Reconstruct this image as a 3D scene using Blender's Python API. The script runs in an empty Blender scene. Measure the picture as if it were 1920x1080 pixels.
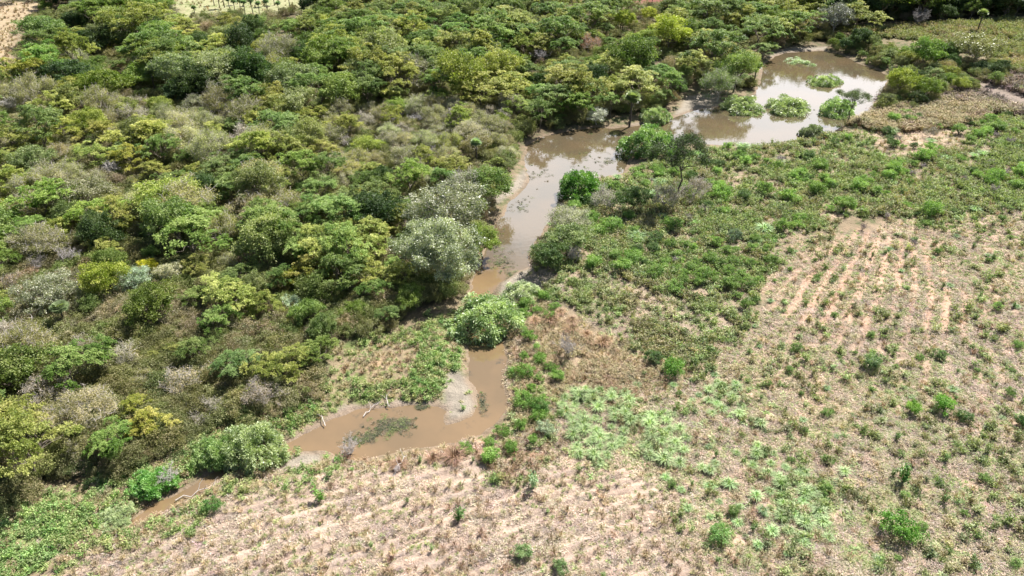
import bpy, math, random
import numpy as np
from mathutils import Vector
R = math.radians
PI = math.pi
scene = bpy.context.scene
col = scene.collection
random.seed(7)
rng = np.random.default_rng(7)

# ------------------------------------------------------------------ camera
CAM_H = 45.0
PITCH = R(32.4)
FPX = 1371.0                      # focal length in pixels of the 1920 wide photograph
cam_data = bpy.data.cameras.new('camera')
cam_data.sensor_width = 36.0
cam_data.lens = 36.0 * FPX / 1920.0
cam_data.clip_start = 0.5
cam_data.clip_end = 6000
cam = bpy.data.objects.new('camera', cam_data)
col.objects.link(cam)
cam.location = (0, 0, CAM_H)
cam.rotation_euler = (PI / 2 - PITCH, 0, 0)
scene.camera = cam

# ------------------------------------------------------------------ light
SUN_EL, SUN_AZ = R(53), R(42)     # azimuth measured from +Y (away from camera) towards +X
EXPOSURE = 1.2
world = bpy.data.worlds.new('World')
scene.world = world
world.use_nodes = True
wn = world.node_tree
wn.nodes.clear()
w_out = wn.nodes.new('ShaderNodeOutputWorld')
w_bg = wn.nodes.new('ShaderNodeBackground')
w_sky = wn.nodes.new('ShaderNodeTexSky')
w_sky.sky_type = 'NISHITA'
w_sky.sun_disc = False
w_sky.sun_elevation = SUN_EL
w_sky.sun_rotation = SUN_AZ
w_sky.air_density = 1.0
w_sky.dust_density = 1.5
w_bg.inputs['Strength'].default_value = 0.05
# white clouds drifting in the sky (seen mirrored in the water)
w_tc = wn.nodes.new('ShaderNodeTexCoord')
w_map = wn.nodes.new('ShaderNodeMapping')
w_map.inputs['Scale'].default_value = (1.0, 1.0, 3.0)
w_map.inputs['Location'].default_value = (0.35, 0.1, 0.55)
w_no = wn.nodes.new('ShaderNodeTexNoise')
w_no.inputs['Scale'].default_value = 2.3
w_no.inputs['Detail'].default_value = 7
w_no.inputs['Roughness'].default_value = 0.55
w_rmp = wn.nodes.new('ShaderNodeValToRGB')
w_rmp.color_ramp.elements[0].position = 0.47
w_rmp.color_ramp.elements[1].position = 0.60
w_mix = wn.nodes.new('ShaderNodeMix')
w_mix.data_type = 'RGBA'
w_mix.inputs['B'].default_value = (23.0, 23.0, 24.0, 1)
wn.links.new(w_tc.outputs['Generated'], w_map.inputs['Vector'])
wn.links.new(w_map.outputs[0], w_no.inputs['Vector'])
w_sep = wn.nodes.new('ShaderNodeSeparateXYZ'); wn.links.new(w_tc.outputs['Generated'], w_sep.inputs[0])
w_el = wn.nodes.new('ShaderNodeMapRange')          # towering clouds low over the horizon, scattered ones above
w_el.inputs['From Min'].default_value = 0.42; w_el.inputs['From Max'].default_value = 0.58
w_el.inputs['To Min'].default_value = 0.26; w_el.inputs['To Max'].default_value = -0.20
wn.links.new(w_sep.outputs['Z'], w_el.inputs['Value'])
w_add = wn.nodes.new('ShaderNodeMath'); w_add.operation = 'ADD'
wn.links.new(w_no.outputs['Fac'], w_add.inputs[0]); wn.links.new(w_el.outputs[0], w_add.inputs[1])
w_ny = wn.nodes.new('ShaderNodeMapRange')          # clouds kept beyond the lagoon, other sky cleared to cut their fill light
w_ny.inputs['From Min'].default_value = 0.10; w_ny.inputs['From Max'].default_value = 0.62
w_ny.inputs['To Min'].default_value = -0.45; w_ny.inputs['To Max'].default_value = 0.0
wn.links.new(w_sep.outputs['Y'], w_ny.inputs['Value'])
w_ad2 = wn.nodes.new('ShaderNodeMath'); w_ad2.operation = 'ADD'
wn.links.new(w_add.outputs[0], w_ad2.inputs[0]); wn.links.new(w_ny.outputs[0], w_ad2.inputs[1])
wn.links.new(w_ad2.outputs[0], w_rmp.inputs['Fac'])
wn.links.new(w_rmp.outputs['Color'], w_mix.inputs['Factor'])
wn.links.new(w_sky.outputs[0], w_mix.inputs['A'])
wn.links.new(w_mix.outputs['Result'], w_bg.inputs['Color'])
wn.links.new(w_bg.outputs[0], w_out.inputs['Surface'])

sun_d = bpy.data.lights.new('sun', 'SUN')
sun_d.energy = 5.0
sun_d.angle = R(0.5)
sun_d.color = (1.0, 0.965, 0.905)
sun = bpy.data.objects.new('sun', sun_d)
col.objects.link(sun)
to_sun = Vector((math.sin(SUN_AZ) * math.cos(SUN_EL), math.cos(SUN_AZ) * math.cos(SUN_EL), math.sin(SUN_EL)))
sun.rotation_euler = to_sun.to_track_quat('Z', 'Y').to_euler()
sun.location = (0, 0, 90)
scene.view_settings.view_transform = 'Standard'
scene.view_settings.look = 'None'
scene.view_settings.gamma = 1
scene.view_settings.exposure = EXPOSURE

# ------------------------------------------------------------------ photo pixel <-> ground
cp, sp = math.cos(PITCH), math.sin(PITCH)
def at(px, py, z=0.0):
    u = (np.asarray(px, float) - 960) / FPX
    v = (540 - np.asarray(py, float)) / FPX
    dy, dz = cp + v * sp, -sp + v * cp
    t = (z - CAM_H) / dz
    return u * t, dy * t
def px_of(x, y, z):
    x, y, z = np.asarray(x, float), np.asarray(y, float), np.asarray(z, float) - CAM_H
    d = y * cp - z * sp
    return 960 + FPX * x / d, 540 - FPX * (y * sp + z * cp) / d
def W(pts, z=0.0):
    a = np.array(pts, float)
    x, y = at(a[:, 0], a[:, 1], z)
    return np.stack([x, y], 1)

def smooth(a, b, x):
    t = np.clip((x - a) / (b - a), 0, 1)
    return t * t * (3 - 2 * t)
def h2(ix, iy, s):
    n = (ix.astype(np.int64) * 374761393 + iy.astype(np.int64) * 668265263 + s * 974634777) & 0xffffffff
    n = ((n ^ (n >> 13)) * 1274126177) & 0xffffffff
    n = ((n ^ (n >> 16)) * 2246822519) & 0xffffffff
    return ((n ^ (n >> 15)) & 0xffff) / 65535.0
def vn(x, y, size, s=0):
    x, y = x / size, y / size
    ix, iy = np.floor(x), np.floor(y)
    fx, fy = x - ix, y - iy
    fx, fy = fx * fx * (3 - 2 * fx), fy * fy * (3 - 2 * fy)
    a = h2(ix, iy, s); b = h2(ix + 1, iy, s); c = h2(ix, iy + 1, s); d = h2(ix + 1, iy + 1, s)
    return (a + (b - a) * fx) * (1 - fy) + (c + (d - c) * fx) * fy
def fbm(x, y, size, s=0, o=3):
    t = 0; w = 0; a = 1.0
    for k in range(o):
        t = t + a * vn(x + 13.7 * k, y - 7.1 * k, size / (2 ** k), s + k); w += a; a *= 0.55
    return t / w
def sdist(P, X, Y):
    """signed distance to polygon P, positive inside"""
    X = np.asarray(X, float); Y = np.asarray(Y, float)
    best = np.full(X.shape, 1e9); ins = np.zeros(X.shape, bool)
    n = len(P)
    for i in range(n):
        ax, ay = P[i]; bx, by = P[(i + 1) % n]
        ex, ey = bx - ax, by - ay
        t = np.clip(((X - ax) * ex + (Y - ay) * ey) / (ex * ex + ey * ey + 1e-9), 0, 1)
        d = (X - ax - t * ex) ** 2 + (Y - ay - t * ey) ** 2
        best = np.minimum(best, d)
        c = ((ay > Y) != (by > Y)) & (X < (bx - ax) * (Y - ay) / ((by - ay) + 1e-12) + ax)
        ins ^= c
    d = np.sqrt(best)
    return np.where(ins, d, -d)

# ------------------------------------------------------------------ zones, drawn on the ground plane
RIVER = W([(238, 988), (285, 950), (350, 915), (400, 882), (428, 866), (470, 855), (530, 833), (560, 816), (610, 790), (660, 770),
    (700, 765), (760, 762), (820, 764), (836, 771), (832, 782), (838, 795), (862, 792), (885, 780), (897, 763), (893, 745),
    (880, 715), (878, 680), (880, 645), (878, 600), (878, 560), (886, 530), (894, 500), (906, 478), (912, 450), (922, 428), (945, 405), (952, 385),
    (985, 352), (992, 335), (984, 300), (988, 272), (1020, 255), (1060, 246), (1110, 239), (1150, 240), (1182, 237),
    (1240, 229), (1268, 218), (1300, 208), (1350, 200), (1392, 190), (1418, 175), (1424, 155), (1430, 125), (1452, 106), (1475, 99),
    (1540, 95), (1580, 104), (1612, 120), (1650, 133), (1668, 146), (1655, 168), (1645, 195), (1632, 220), (1575, 238),
    (1558, 250), (1500, 264), (1420, 275), (1340, 272), (1285, 268), (1235, 275), (1185, 285), (1178, 305), (1168, 325),
    (1110, 335), (1060, 372), (1036, 400), (1024, 425), (1005, 450), (990, 475), (994, 498), (962, 515), (936, 530),
    (926, 550), (935, 590), (942, 645), (950, 680), (943, 710), (955, 745), (945, 775), (930, 800), (900, 816), (860, 830),
    (800, 836), (740, 850), (690, 862), (640, 856), (610, 846), (570, 848), (535, 858), (524, 872), (500, 885), (440, 882),
    (410, 900), (370, 930), (320, 957), (270, 977)])
Z = {k: W(v) for k, v in dict(
    forest=[(-400, 1000), (0, 945), (57, 948), (90, 920), (140, 913), (163, 893), (217, 877), (253, 853), (300, 843), (333, 817),
        (400, 807), (443, 787), (500, 783), (533, 753), (600, 728), (640, 655), (680, 637), (760, 627), (780, 590), (850, 575),
        (890, 530), (900, 480), (915, 430), (925, 385), (940, 340), (965, 305), (985, 275), (1050, 243), (1100, 232), (1180, 222),
        (1235, 212), (1290, 172), (1340, 170), (1415, 172), (1425, 120), (1445, 98), (1500, 82), (1560, 92), (1600, 70), (1560, 55), (1500, 40),
        (1500, 20), (1250, 18), (1040, 14), (1000, -40), (700, -40), (560, -2), (575, 22), (470, 34), (340, 38), (330, 5), (190, 0), (0, 10), (-400, -20)],
    brown_w=[(680, 700), (700, 675), (755, 672), (750, 700), (700, 715)],
    track=[(1990, 262), (1920, 224), (1840, 186), (1800, 170), (1800, 150), (1840, 160), (1880, 176), (1930, 196), (1990, 226)],
    straw_nw=[(-60, 10), (90, 12), (100, 30), (60, 45), (30, 70), (34, 110), (10, 150), (-60, 150)],
    palm_lawn=[(300, -40), (580, -40), (570, 26), (470, 36), (345, 42), (330, 20)],
    red_field=[(1040, -60), (1420, -60), (1250, 14), (1060, 9)],
    dark_belt=[(1490, -30), (2040, -30), (2040, 36), (1900, 40), (1780, 50), (1620, 54), (1570, 56), (1500, 50)],
    meadow=[(1590, 62), (1640, 60), (1800, 54), (1960, 44), (2100, 44), (2100, 120), (1880, 116), (1800, 108), (1700, 84), (1600, 74)],
    hedge=[(1540, 92), (1580, 86), (1640, 106), (1720, 120), (1800, 128), (1880, 142), (1870, 168), (1780, 190), (1700, 212), (1640, 214), (1668, 160), (1600, 112), (1540, 92)],
    lawn_e=[(1840, 130), (1960, 118), (1960, 150), (1880, 148), (1835, 142)],
    mauve=[(1650, 190), (1760, 175), (1850, 158), (1960, 155), (1960, 180), (1990, 232), (1900, 226), (1840, 206), (1800, 214), (1650, 216)],
    straw_e=[(1585, 236), (1640, 208), (1820, 200), (1900, 224), (1780, 240), (1640, 250)],
    bare_e=[(1650, 262), (1700, 236), (1800, 245), (1775, 285), (1715, 298), (1660, 290)],
    weeds_low=[(1000, 505), (1180, 490), (1330, 470), (1480, 460), (1420, 545), (1390, 630), (1300, 700), (1215, 700), (1150, 640), (1050, 570)],
    weeds=[(1000, 505), (1020, 440), (1070, 385), (1180, 330), (1330, 285), (1560, 250), (1700, 225), (1980, 222), (2060, 390), (1860, 405), (1740, 425), (1600, 420), (1480, 460),
        (1380, 490), (1280, 510), (1160, 525)],
    dry_field=[(-60, 1300), (60, 1120), (230, 1008), (330, 975), (480, 930), (640, 885), (740, 880), (880, 860), (1000, 868), (1060, 850), (1180, 900),
        (1290, 960), (1330, 1090), (1300, 1300)],
    right_field=[(1000, 868), (1020, 790), (1130, 720), (1220, 700), (1370, 640), (1420, 560), (1480, 480), (1640, 440), (1800, 415), (2060, 390),
        (2300, 1300), (1280, 1300), (1330, 1090), (1290, 960), (1180, 900), (1060, 850)],
    red_soil=[(1470, 570), (1530, 490), (1620, 465), (1750, 470), (1840, 560), (1820, 620), (1740, 660), (1640, 570), (1550, 640), (1490, 665)],
    mint_a=[(1045, 750), (1120, 735), (1175, 752), (1185, 800), (1160, 850), (1130, 885), (1085, 870), (1060, 810)],
    mint_b=[(1370, 865), (1430, 850), (1470, 890), (1560, 925), (1555, 1045), (1480, 1055), (1450, 960)],
    mint_c=[(1190, 795), (1255, 785), (1290, 850), (1270, 890), (1215, 875)],
    mint_d=[(1320, 745), (1385, 742), (1395, 795), (1330, 795)],
    mint_wide=[(1015, 745), (1180, 718), (1300, 725), (1420, 740), (1600, 900), (1600, 1060), (1460, 1075), (1290, 1000), (1200, 890), (1080, 900), (1040, 830)],
    bank_w=[(-200, 1130), (-200, 990), (0, 945), (57, 948), (140, 913), (217, 877), (300, 843), (400, 807), (500, 783), (600, 728), (640, 655), (760, 627),
        (860, 580), (890, 640), (885, 720), (900, 780), (840, 800), (700, 770), (560, 820), (425, 875), (240, 990), (120, 1060), (20, 1130)],
    bank_e=[(180, 1010), (440, 885), (620, 850), (760, 850), (900, 820), (950, 770), (945, 680), (940, 600), (1010, 560), (1050, 600), (1050, 720), (1020, 790),
        (1000, 868), (740, 880), (640, 885), (480, 930), (230, 1008)],
    brown_grass=[(985, 610), (1050, 590), (1110, 640), (1160, 680), (1240, 705), (1210, 742), (1110, 745), (1000, 712), (970, 660)],
    rust_grass=[(700, 870), (830, 820), (980, 800), (1050, 840), (1020, 880), (860, 870), (730, 895)],
    sand_a=[(525, 850), (612, 842), (600, 870), (560, 888), (522, 882)],
    sand_b=[(838, 700), (868, 695), (900, 765), (860, 800), (834, 800), (832, 765), (822, 740)],
    sand_c=[(918, 405), (930, 385), (985, 352), (996, 335), (984, 315), (965, 340), (925, 375), (912, 395)],
    sand_d=[(1262, 222), (1285, 185), (1345, 178), (1362, 200), (1300, 212), (1265, 236), (1180, 246), (1180, 234)],
    sand_e=[(930, 545), (960, 515), (1000, 495), (1050, 520), (1000, 560), (950, 575)],
    sand_f=[(1440, 108), (1475, 92), (1550, 90), (1550, 97), (1475, 101), (1455, 110)],
    mud=[(530, 842), (560, 812), (640, 768), (700, 755), (760, 752), (840, 760), (838, 768), (700, 771), (660, 776), (560, 824), (536, 850)],
    mud_b=[(-40, 1075), (60, 1030), (140, 975), (235, 960), (250, 985), (150, 1030), (40, 1090), (-40, 1110)],
).items()}
_wob_cache = {}
def zone(name, X, Y, soft=0.8, wob=1.6, size=5.0):
    d = sdist(Z[name], X, Y)
    d = d + (fbm(X, Y, size, hash(len(name)) % 97 + 3, 3) - 0.5) * 2 * wob
    return smooth(-soft, soft, d)

FA0 = np.array(at(300, 1060)); FA1 = np.array(at(950, 850)); FA = (FA1 - FA0) / np.linalg.norm(FA1 - FA0)
FB0 = np.array(at(1640, 480)); FB1 = np.array(at(1760, 620)); FB = (FB1 - FB0) / np.linalg.norm(FB1 - FB0)
FC = np.array(at(1640, 236)); FR0 = float(np.linalg.norm(np.array(at(1700, 530)) - FC))
def furrow(X, Y, D, period, s):
    if s == 51:      # the right field was ploughed in a fan of slightly curving rows
        th = np.arctan2(X - FC[0], FC[1] - Y); rad = np.hypot(X - FC[0], Y - FC[1])
        w = th * FR0 + (fbm(X, Y, 12, s, 2) - .5) * 1.4 + (rad - FR0) * .10
        return 0.5 + 0.5 * np.sin(w * 2 * PI / 1.55)
    w = (-D[1] * X + D[0] * Y) + (fbm(X, Y, 9, s, 2) - 0.5) * 1.6
    return 0.5 + 0.5 * np.sin(w * 2 * PI / period)
SANDS = ['sand_a', 'sand_b', 'sand_c', 'sand_d', 'sand_e', 'sand_f', 'mud']
def height(X, Y):
    X = np.asarray(X, float); Y = np.asarray(Y, float)
    dr = -sdist(RIVER, X, Y) + (fbm(X, Y, 2.2, 5, 3) - 0.5) * 0.9
    sand = np.zeros(X.shape)
    for s in SANDS: sand = np.maximum(sand, smooth(-1.2, 1.0, sdist(Z[s], X, Y)))
    bank = 0.13 * smooth(-0.2, 0.7, dr) + 0.45 * smooth(0.3, 3.0, dr) * (1 - 0.85 * sand) + 0.5 * smooth(3, 25, dr) * (1 - sand)
    z = np.where(dr > 0, bank + (fbm(X, Y, 14, 21, 2) - 0.5) * 0.7 * smooth(2, 14, dr), -0.9 * smooth(0, 2.5, -dr))
    z = z + 0.012 * np.where(dr > 0, 1, -1)
    hum = (fbm(X, Y, 1.0, 33, 3) - 0.5) * (0.30 - .16 * smooth(-1, 2, sdist(Z['dry_field'], X, Y))) * smooth(0.5, 3, dr) * (1 - 0.6 * sand)
    return z + hum
def fields_h(X, Y):
    a = zone('dry_field', X, Y, 1.5); b = zone('right_field', X, Y, 3.0)
    return (a * (furrow(X, Y, FA, 1.05, 50) - .5) * 0.16 + b * (furrow(X, Y, FB, 1.25, 51) - .5) * (.10 + .14 * zone('red_soil', X, Y, 4, 4)) * smooth(.35, .6, fbm(X, Y, 8, 77, 3) + .12))
def ground_z(X, Y):
    return height(X, Y) + fields_h(X, Y)
def hz(x, y): return float(ground_z(np.array([x]), np.array([y]))[0])
def ground_at(px, py, z=0.0):
    x, y = at(px, py, 0.8 + z)
    for _ in range(2):
        h = hz(x, y); x, y = at(px, py, h + z)
    return float(x), float(y), hz(x, y)

# ------------------------------------------------------------------ mesh helpers
def quad_mesh(name, V, Q, attrs=None, mat=None, smooth_sh=False):
    V = np.asarray(V, np.float32).reshape(-1, 3); Q = np.asarray(Q, np.int32).reshape(-1, 4)
    me = bpy.data.meshes.new(name)
    me.vertices.add(len(V)); me.vertices.foreach_set('co', V.ravel())
    me.loops.add(Q.size); me.loops.foreach_set('vertex_index', Q.ravel())
    me.polygons.add(len(Q)); me.polygons.foreach_set('loop_start', np.arange(0, Q.size, 4, dtype=np.int32))
    me.update(calc_edges=True)
    if smooth_sh: me.polygons.foreach_set('use_smooth', np.ones(len(Q), bool))
    for k, (typ, arr) in (attrs or {}).items():
        a = me.attributes.new(k, typ, 'POINT')
        a.data.foreach_set('color' if typ == 'FLOAT_COLOR' else 'value', np.asarray(arr, np.float32).ravel())
    if mat: me.materials.append(mat)
    return me

class MB:
    def __init__(s): s.V = []; s.Q = []; s.A = []; s.n = 0
    def add(s, V, Q, a):
        V = np.asarray(V, float).reshape(-1, 3)
        s.V.append(V); s.Q.append(np.asarray(Q, int).reshape(-1, 4) + s.n)
        s.A.append(np.broadcast_to(np.asarray(a, float), (len(V),))); s.n += len(V)
    def blades(s, C, D, N, L, Wd, v, droop=0.0):
        """rhombic leaves: base C, direction D, side vector from N x D, length L, width Wd"""
        D = D / (np.linalg.norm(D, axis=1, keepdims=True) + 1e-9)
        S = np.cross(N, D); S = S / (np.linalg.norm(S, axis=1, keepdims=True) + 1e-9)
        L = np.broadcast_to(L, (len(C),))[:, None]; Wd = np.broadcast_to(Wd, (len(C),))[:, None]
        mid = C + D * L * 0.5
        tip = C + D * L; tip = tip - np.array([0, 0, 1.0]) * L * droop
        V = np.stack([C, mid + S * Wd * .5, tip, mid - S * Wd * .5], 1)
        n = len(C)
        s.add(V.reshape(-1, 3), np.arange(4 * n).reshape(n, 4), np.repeat(np.broadcast_to(v, (n,)), 4))
    def tube(s, P, r, sides=5, v=0.5):
        P = np.asarray(P, float); n = len(P); r = np.broadcast_to(r, (n,))
        T = np.gradient(P, axis=0); T /= np.linalg.norm(T, axis=1, keepdims=True) + 1e-9
        ref = np.where(np.abs(T[:, 2:3]) > .9, np.array([[1.0, 0, 0]]), np.array([[0, 0, 1.0]]))
        A = np.cross(T, ref); A /= np.linalg.norm(A, axis=1, keepdims=True) + 1e-9
        B = np.cross(T, A)
        th = np.arange(sides) * 2 * PI / sides
        V = P[:, None, :] + r[:, None, None] * (np.cos(th)[None, :, None] * A[:, None, :] + np.sin(th)[None, :, None] * B[:, None, :])
        i = np.arange(n - 1)[:, None] * sides; j = np.arange(sides)[None, :]; j2 = (j + 1) % sides
        Q = np.stack([i + j, i + j2, i + sides + j2, i + sides + j], -1).reshape(-1, 4)
        s.add(V.reshape(-1, 3), Q, v)
    def mesh(s, name, mat):
        return quad_mesh(name, np.concatenate(s.V), np.concatenate(s.Q), {'v': ('FLOAT', np.concatenate(s.A))}, mat)

# ------------------------------------------------------------------ materials
def nt(mat):
    mat.use_nodes = True; t = mat.node_tree; t.nodes.clear(); return t
def nd(t, typ, **kw):
    n = t.nodes.new(typ)
    for k, v in kw.items(): setattr(n, k, v)
    return n
def mixc(t, a, b, f, blend='MIX'):
    n = nd(t, 'ShaderNodeMix', data_type='RGBA', blend_type=blend)
    for key, val in (('A', a), ('B', b), ('Factor', f)):
        if isinstance(val, (tuple, list)): n.inputs[key].default_value = (*val[:3], 1)
        elif isinstance(val, (int, float)): n.inputs[key].default_value = val
        else: t.links.new(val, n.inputs[key])
    return n.outputs['Result']
def noise(t, scale, detail=4, rough=.55, vec=None, out='Fac'):
    n = nd(t, 'ShaderNodeTexNoise'); n.inputs['Scale'].default_value = scale
    n.inputs['Detail'].default_value = detail; n.inputs['Roughness'].default_value = rough
    if vec is not None: t.links.new(vec, n.inputs['Vector'])
    return n.outputs[out]
def ramp(t, fac, lo, hi, a=0.0, b=1.0):
    n = nd(t, 'ShaderNodeMapRange'); n.inputs['From Min'].default_value = lo; n.inputs['From Max'].default_value = hi
    n.inputs['To Min'].default_value = a; n.inputs['To Max'].default_value = b
    t.links.new(fac, n.inputs['Value']); return n.outputs[0]
def mathn(t, op, a, b):
    n = nd(t, 'ShaderNodeMath', operation=op)
    for i, v in enumerate((a, b)):
        if isinstance(v, (int, float)): n.inputs[i].default_value = v
        else: t.links.new(v, n.inputs[i])
    return n.outputs[0]

def leaf_mat(name, transl=0.35, instanced=False, rough=0.5, spec=0.35, var=0.5):
    m = bpy.data.materials.new(name); t = nt(m)
    out = nd(t, 'ShaderNodeOutputMaterial')
    if instanced:
        a = nd(t, 'ShaderNodeAttribute', attribute_type='INSTANCER', attribute_name='col'); base = a.outputs['Color']
    else:
        oi = nd(t, 'ShaderNodeObjectInfo'); base = oi.outputs['Color']
    v = nd(t, 'ShaderNodeAttribute', attribute_type='GEOMETRY', attribute_name='v')
    hsv = nd(t, 'ShaderNodeHueSaturation')
    t.links.new(base, hsv.inputs['Color'])
    t.links.new(ramp(t, v.outputs['Fac'], 0, 1, 0.525, 0.478), hsv.inputs['Hue'])
    t.links.new(ramp(t, v.outputs['Fac'], 0, 1, 1 - var * .6, 1 + var), hsv.inputs['Value'])
    t.links.new(ramp(t, v.outputs['Fac'], 0, 1, 1.1, 0.85), hsv.inputs['Saturation'])
    c = hsv.outputs[0]
    p = nd(t, 'ShaderNodeBsdfPrincipled')
    t.links.new(c, p.inputs['Base Color']); p.inputs['Roughness'].default_value = rough
    p.inputs['Specular IOR Level'].default_value = spec
    tr = nd(t, 'ShaderNodeBsdfTranslucent')
    t.links.new(mixc(t, c, (.92, 1.05, 0.45), 1.0, 'MULTIPLY'), tr.inputs['Color'])
    mx = nd(t, 'ShaderNodeMixShader'); mx.inputs[0].default_value = transl
    t.links.new(p.outputs[0], mx.inputs[1]); t.links.new(tr.outputs[0], mx.inputs[2])
    t.links.new(mx.outputs[0], out.inputs['Surface'])
    return m
def bark_mat(name, c1, c2):
    m = bpy.data.materials.new(name); t = nt(m)
    out = nd(t, 'ShaderNodeOutputMaterial'); p = nd(t, 'ShaderNodeBsdfPrincipled')
    g = nd(t, 'ShaderNodeNewGeometry')
    n = noise(t, 2.5, 5, .6, g.outputs['Position'])
    t.links.new(mixc(t, c1, c2, ramp(t, n, .35, .65)), p.inputs['Base Color'])
    p.inputs['Roughness'].default_value = .85
    b = nd(t, 'ShaderNodeBump'); b.inputs['Strength'].default_value = .6; b.inputs['Distance'].default_value = .03
    t.links.new(noise(t, 14, 4, .6, g.outputs['Position']), b.inputs['Height']); t.links.new(b.outputs[0], p.inputs['Normal'])
    t.links.new(p.outputs[0], out.inputs['Surface'])
    return m
M_LEAF = leaf_mat('leaf', .36, var=.7, spec=.25)
M_SILVER = leaf_mat('glossy_leaf', .33, rough=.4, spec=.6, var=.6)
M_TWIG = leaf_mat('twig', 0.0, rough=.8, spec=.2, var=.35)
M_STUFF = leaf_mat('ground_cover_leaf', .33, instanced=True, rough=.6, spec=.25)
M_DRY = leaf_mat('dry_stalk', .15, instanced=True, rough=.8, spec=.15)
M_BARK = bark_mat('bark', (.10, .08, .06), (.24, .20, .16))
M_BARK_PALE = bark_mat('pale_bark', (.34, .30, .27), (.56, .51, .47))
M_BARK_DARK = bark_mat('dark_bark', (.05, .04, .035), (.11, .09, .07))

# ------------------------------------------------------------------ ground
def build_ground():
    nr, nc = 980, 760
    pys = np.linspace(1200, -70, nr)
    ys = at(np.full(nr, 960.0), pys, 0.8)[1]
    far = np.array([ys[-1] * f for f in (1.15, 1.4, 1.8, 2.6, 4, 7, 12)])
    near = np.array([-900, -300, -100, -30, 0, 10, 18.0])
    ys = np.concatenate([near, ys, far])
    us = np.concatenate([[-9, -4, -2, -1.3, -1.0], np.linspace(-.82, .82, nc), [1.0, 1.3, 2, 4, 9]])
    half = np.maximum(np.abs(ys), 26) * 1.0
    slant = np.sqrt(half ** 2 + 30 ** 2)
    X = us[None, :] * slant[:, None]; Y = np.repeat(ys[:, None], len(us), 1)
    X = X.ravel(); Y = Y.ravel()
    z = ground_z(X, Y)
    n = len(X)
    base = np.zeros((n, 3)); alt = np.zeros((n, 3))
    F = lambda s, o=3: fbm(X, Y, s, 7, o)
    dr = -sdist(RIVER, X, Y)
    base[:] = (.20, .155, .10); alt[:] = (.09, .105, .045)
    def paint(w, b, a):
        nonlocal base, alt
        w = w[:, None]; base = base * (1 - w) + np.array(b) * w; alt = alt * (1 - w) + np.array(a) * w
    paint(zone('forest', X, Y, 1.5), (.13, .10, .065), (.07, .075, .035))
    paint(zone('weeds', X, Y, 2), (.27, .205, .145), (.12, .14, .06))
    paint(zone('weeds_low', X, Y, 2), (.30, .235, .17), (.17, .15, .10))
    paint(zone('bank_w', X, Y, 1), (.24, .19, .12), (.13, .16, .05))
    paint(zone('bank_e', X, Y, 1), (.27, .20, .12), (.14, .15, .06))
    paint(zone('right_field', X, Y, 2.5, 3), (.36, .26, .19), (.22, .165, .122))
    paint(zone('dry_field', X, Y, 1.5, 2), (.36, .265, .205), (.28, .21, .165))
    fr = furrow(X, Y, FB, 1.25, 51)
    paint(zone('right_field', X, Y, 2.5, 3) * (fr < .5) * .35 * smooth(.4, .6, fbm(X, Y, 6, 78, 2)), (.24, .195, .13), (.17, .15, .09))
    st = zone('dry_field', X, Y, 1.5, 2) * smooth(.55, .95, furrow(X, Y, FA, 1.05, 50)) * smooth(.45, .6, fbm(X, Y, 4, 80, 3))
    al, ac = X * FA[0] + Y * FA[1], -FA[1] * X + FA[0] * Y
    streak = vn(al, ac, 1.0, 91) * 0 + fbm(al / 12, ac, .6, 92, 3)
    df = zone('dry_field', X, Y, 1.5, 2)
    paint(df * smooth(.52, .66, streak) * .7, (.46, .355, .275), (.39, .305, .24))
    paint(df * smooth(.50, .36, streak) * .7, (.33, .26, .215), (.27, .215, .175))
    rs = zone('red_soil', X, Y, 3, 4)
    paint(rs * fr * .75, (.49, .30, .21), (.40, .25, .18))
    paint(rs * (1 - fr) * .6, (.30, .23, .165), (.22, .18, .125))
    paint(zone('mint_wide', X, Y, 2, 3) * .6, (.52, .37, .28), (.30, .24, .18))
    paint(zone('bare_e', X, Y, 1.5, 2), (.38, .28, .205), (.26, .21, .13))
    paint(zone('brown_grass', X, Y, 1.5), (.31, .235, .16), (.21, .16, .10))
    paint(zone('brown_w', X, Y, 1.0), (.34, .24, .15), (.22, .15, .09))
    paint(zone('rust_grass', X, Y, 1.0), (.30, .20, .13), (.20, .11, .07))
    paint(zone('straw_nw', X, Y, 3), (.34, .265, .175), (.25, .19, .115))
    paint(zone('palm_lawn', X, Y, 3), (.28, .27, .15), (.19, .21, .09))
    paint(zone('red_field', X, Y, 3), (.17, .065, .05), (.14, .075, .045))
    paint(zone('meadow', X, Y, 2), (.20, .19, .095), (.25, .18, .115))
    paint(zone('lawn_e', X, Y, 1), (.20, .30, .07), (.15, .22, .05))
    paint(zone('mauve', X, Y, 2), (.22, .175, .145), (.14, .115, .09))
    paint(zone('straw_e', X, Y, 2), (.38, .30, .18), (.27, .21, .11))
    for s in SANDS + ['mud_b']:
        c = (.33, .27, .22) if s.startswith('mud') else (.265, .23, .185)
        paint(zone(s, X, Y, .5, .5, 1.5), c, tuple(.75 * k for k in c))
    wet = (1 - smooth(0.0, .9, dr + (fbm(X, Y, 1.0, 9, 2) - .5) * .5))
    paint(wet * .8, (.21, .155, .11), (.15, .11, .08))
    i = np.arange(len(ys) - 1)[:, None] * len(us); j = np.arange(len(us) - 1)[None, :]
    Q = np.stack([i + j, i + j + 1, i + len(us) + j + 1, i + len(us) + j], -1).reshape(-1, 4)
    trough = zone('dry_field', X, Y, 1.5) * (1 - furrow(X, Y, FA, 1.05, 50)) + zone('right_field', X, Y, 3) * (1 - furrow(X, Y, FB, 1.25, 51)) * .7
    o4 = np.ones((n, 1))
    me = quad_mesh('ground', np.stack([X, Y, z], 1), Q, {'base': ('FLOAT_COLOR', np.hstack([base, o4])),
        'alt': ('FLOAT_COLOR', np.hstack([alt, o4])), 'tr': ('FLOAT', trough)}, None, True)
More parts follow.
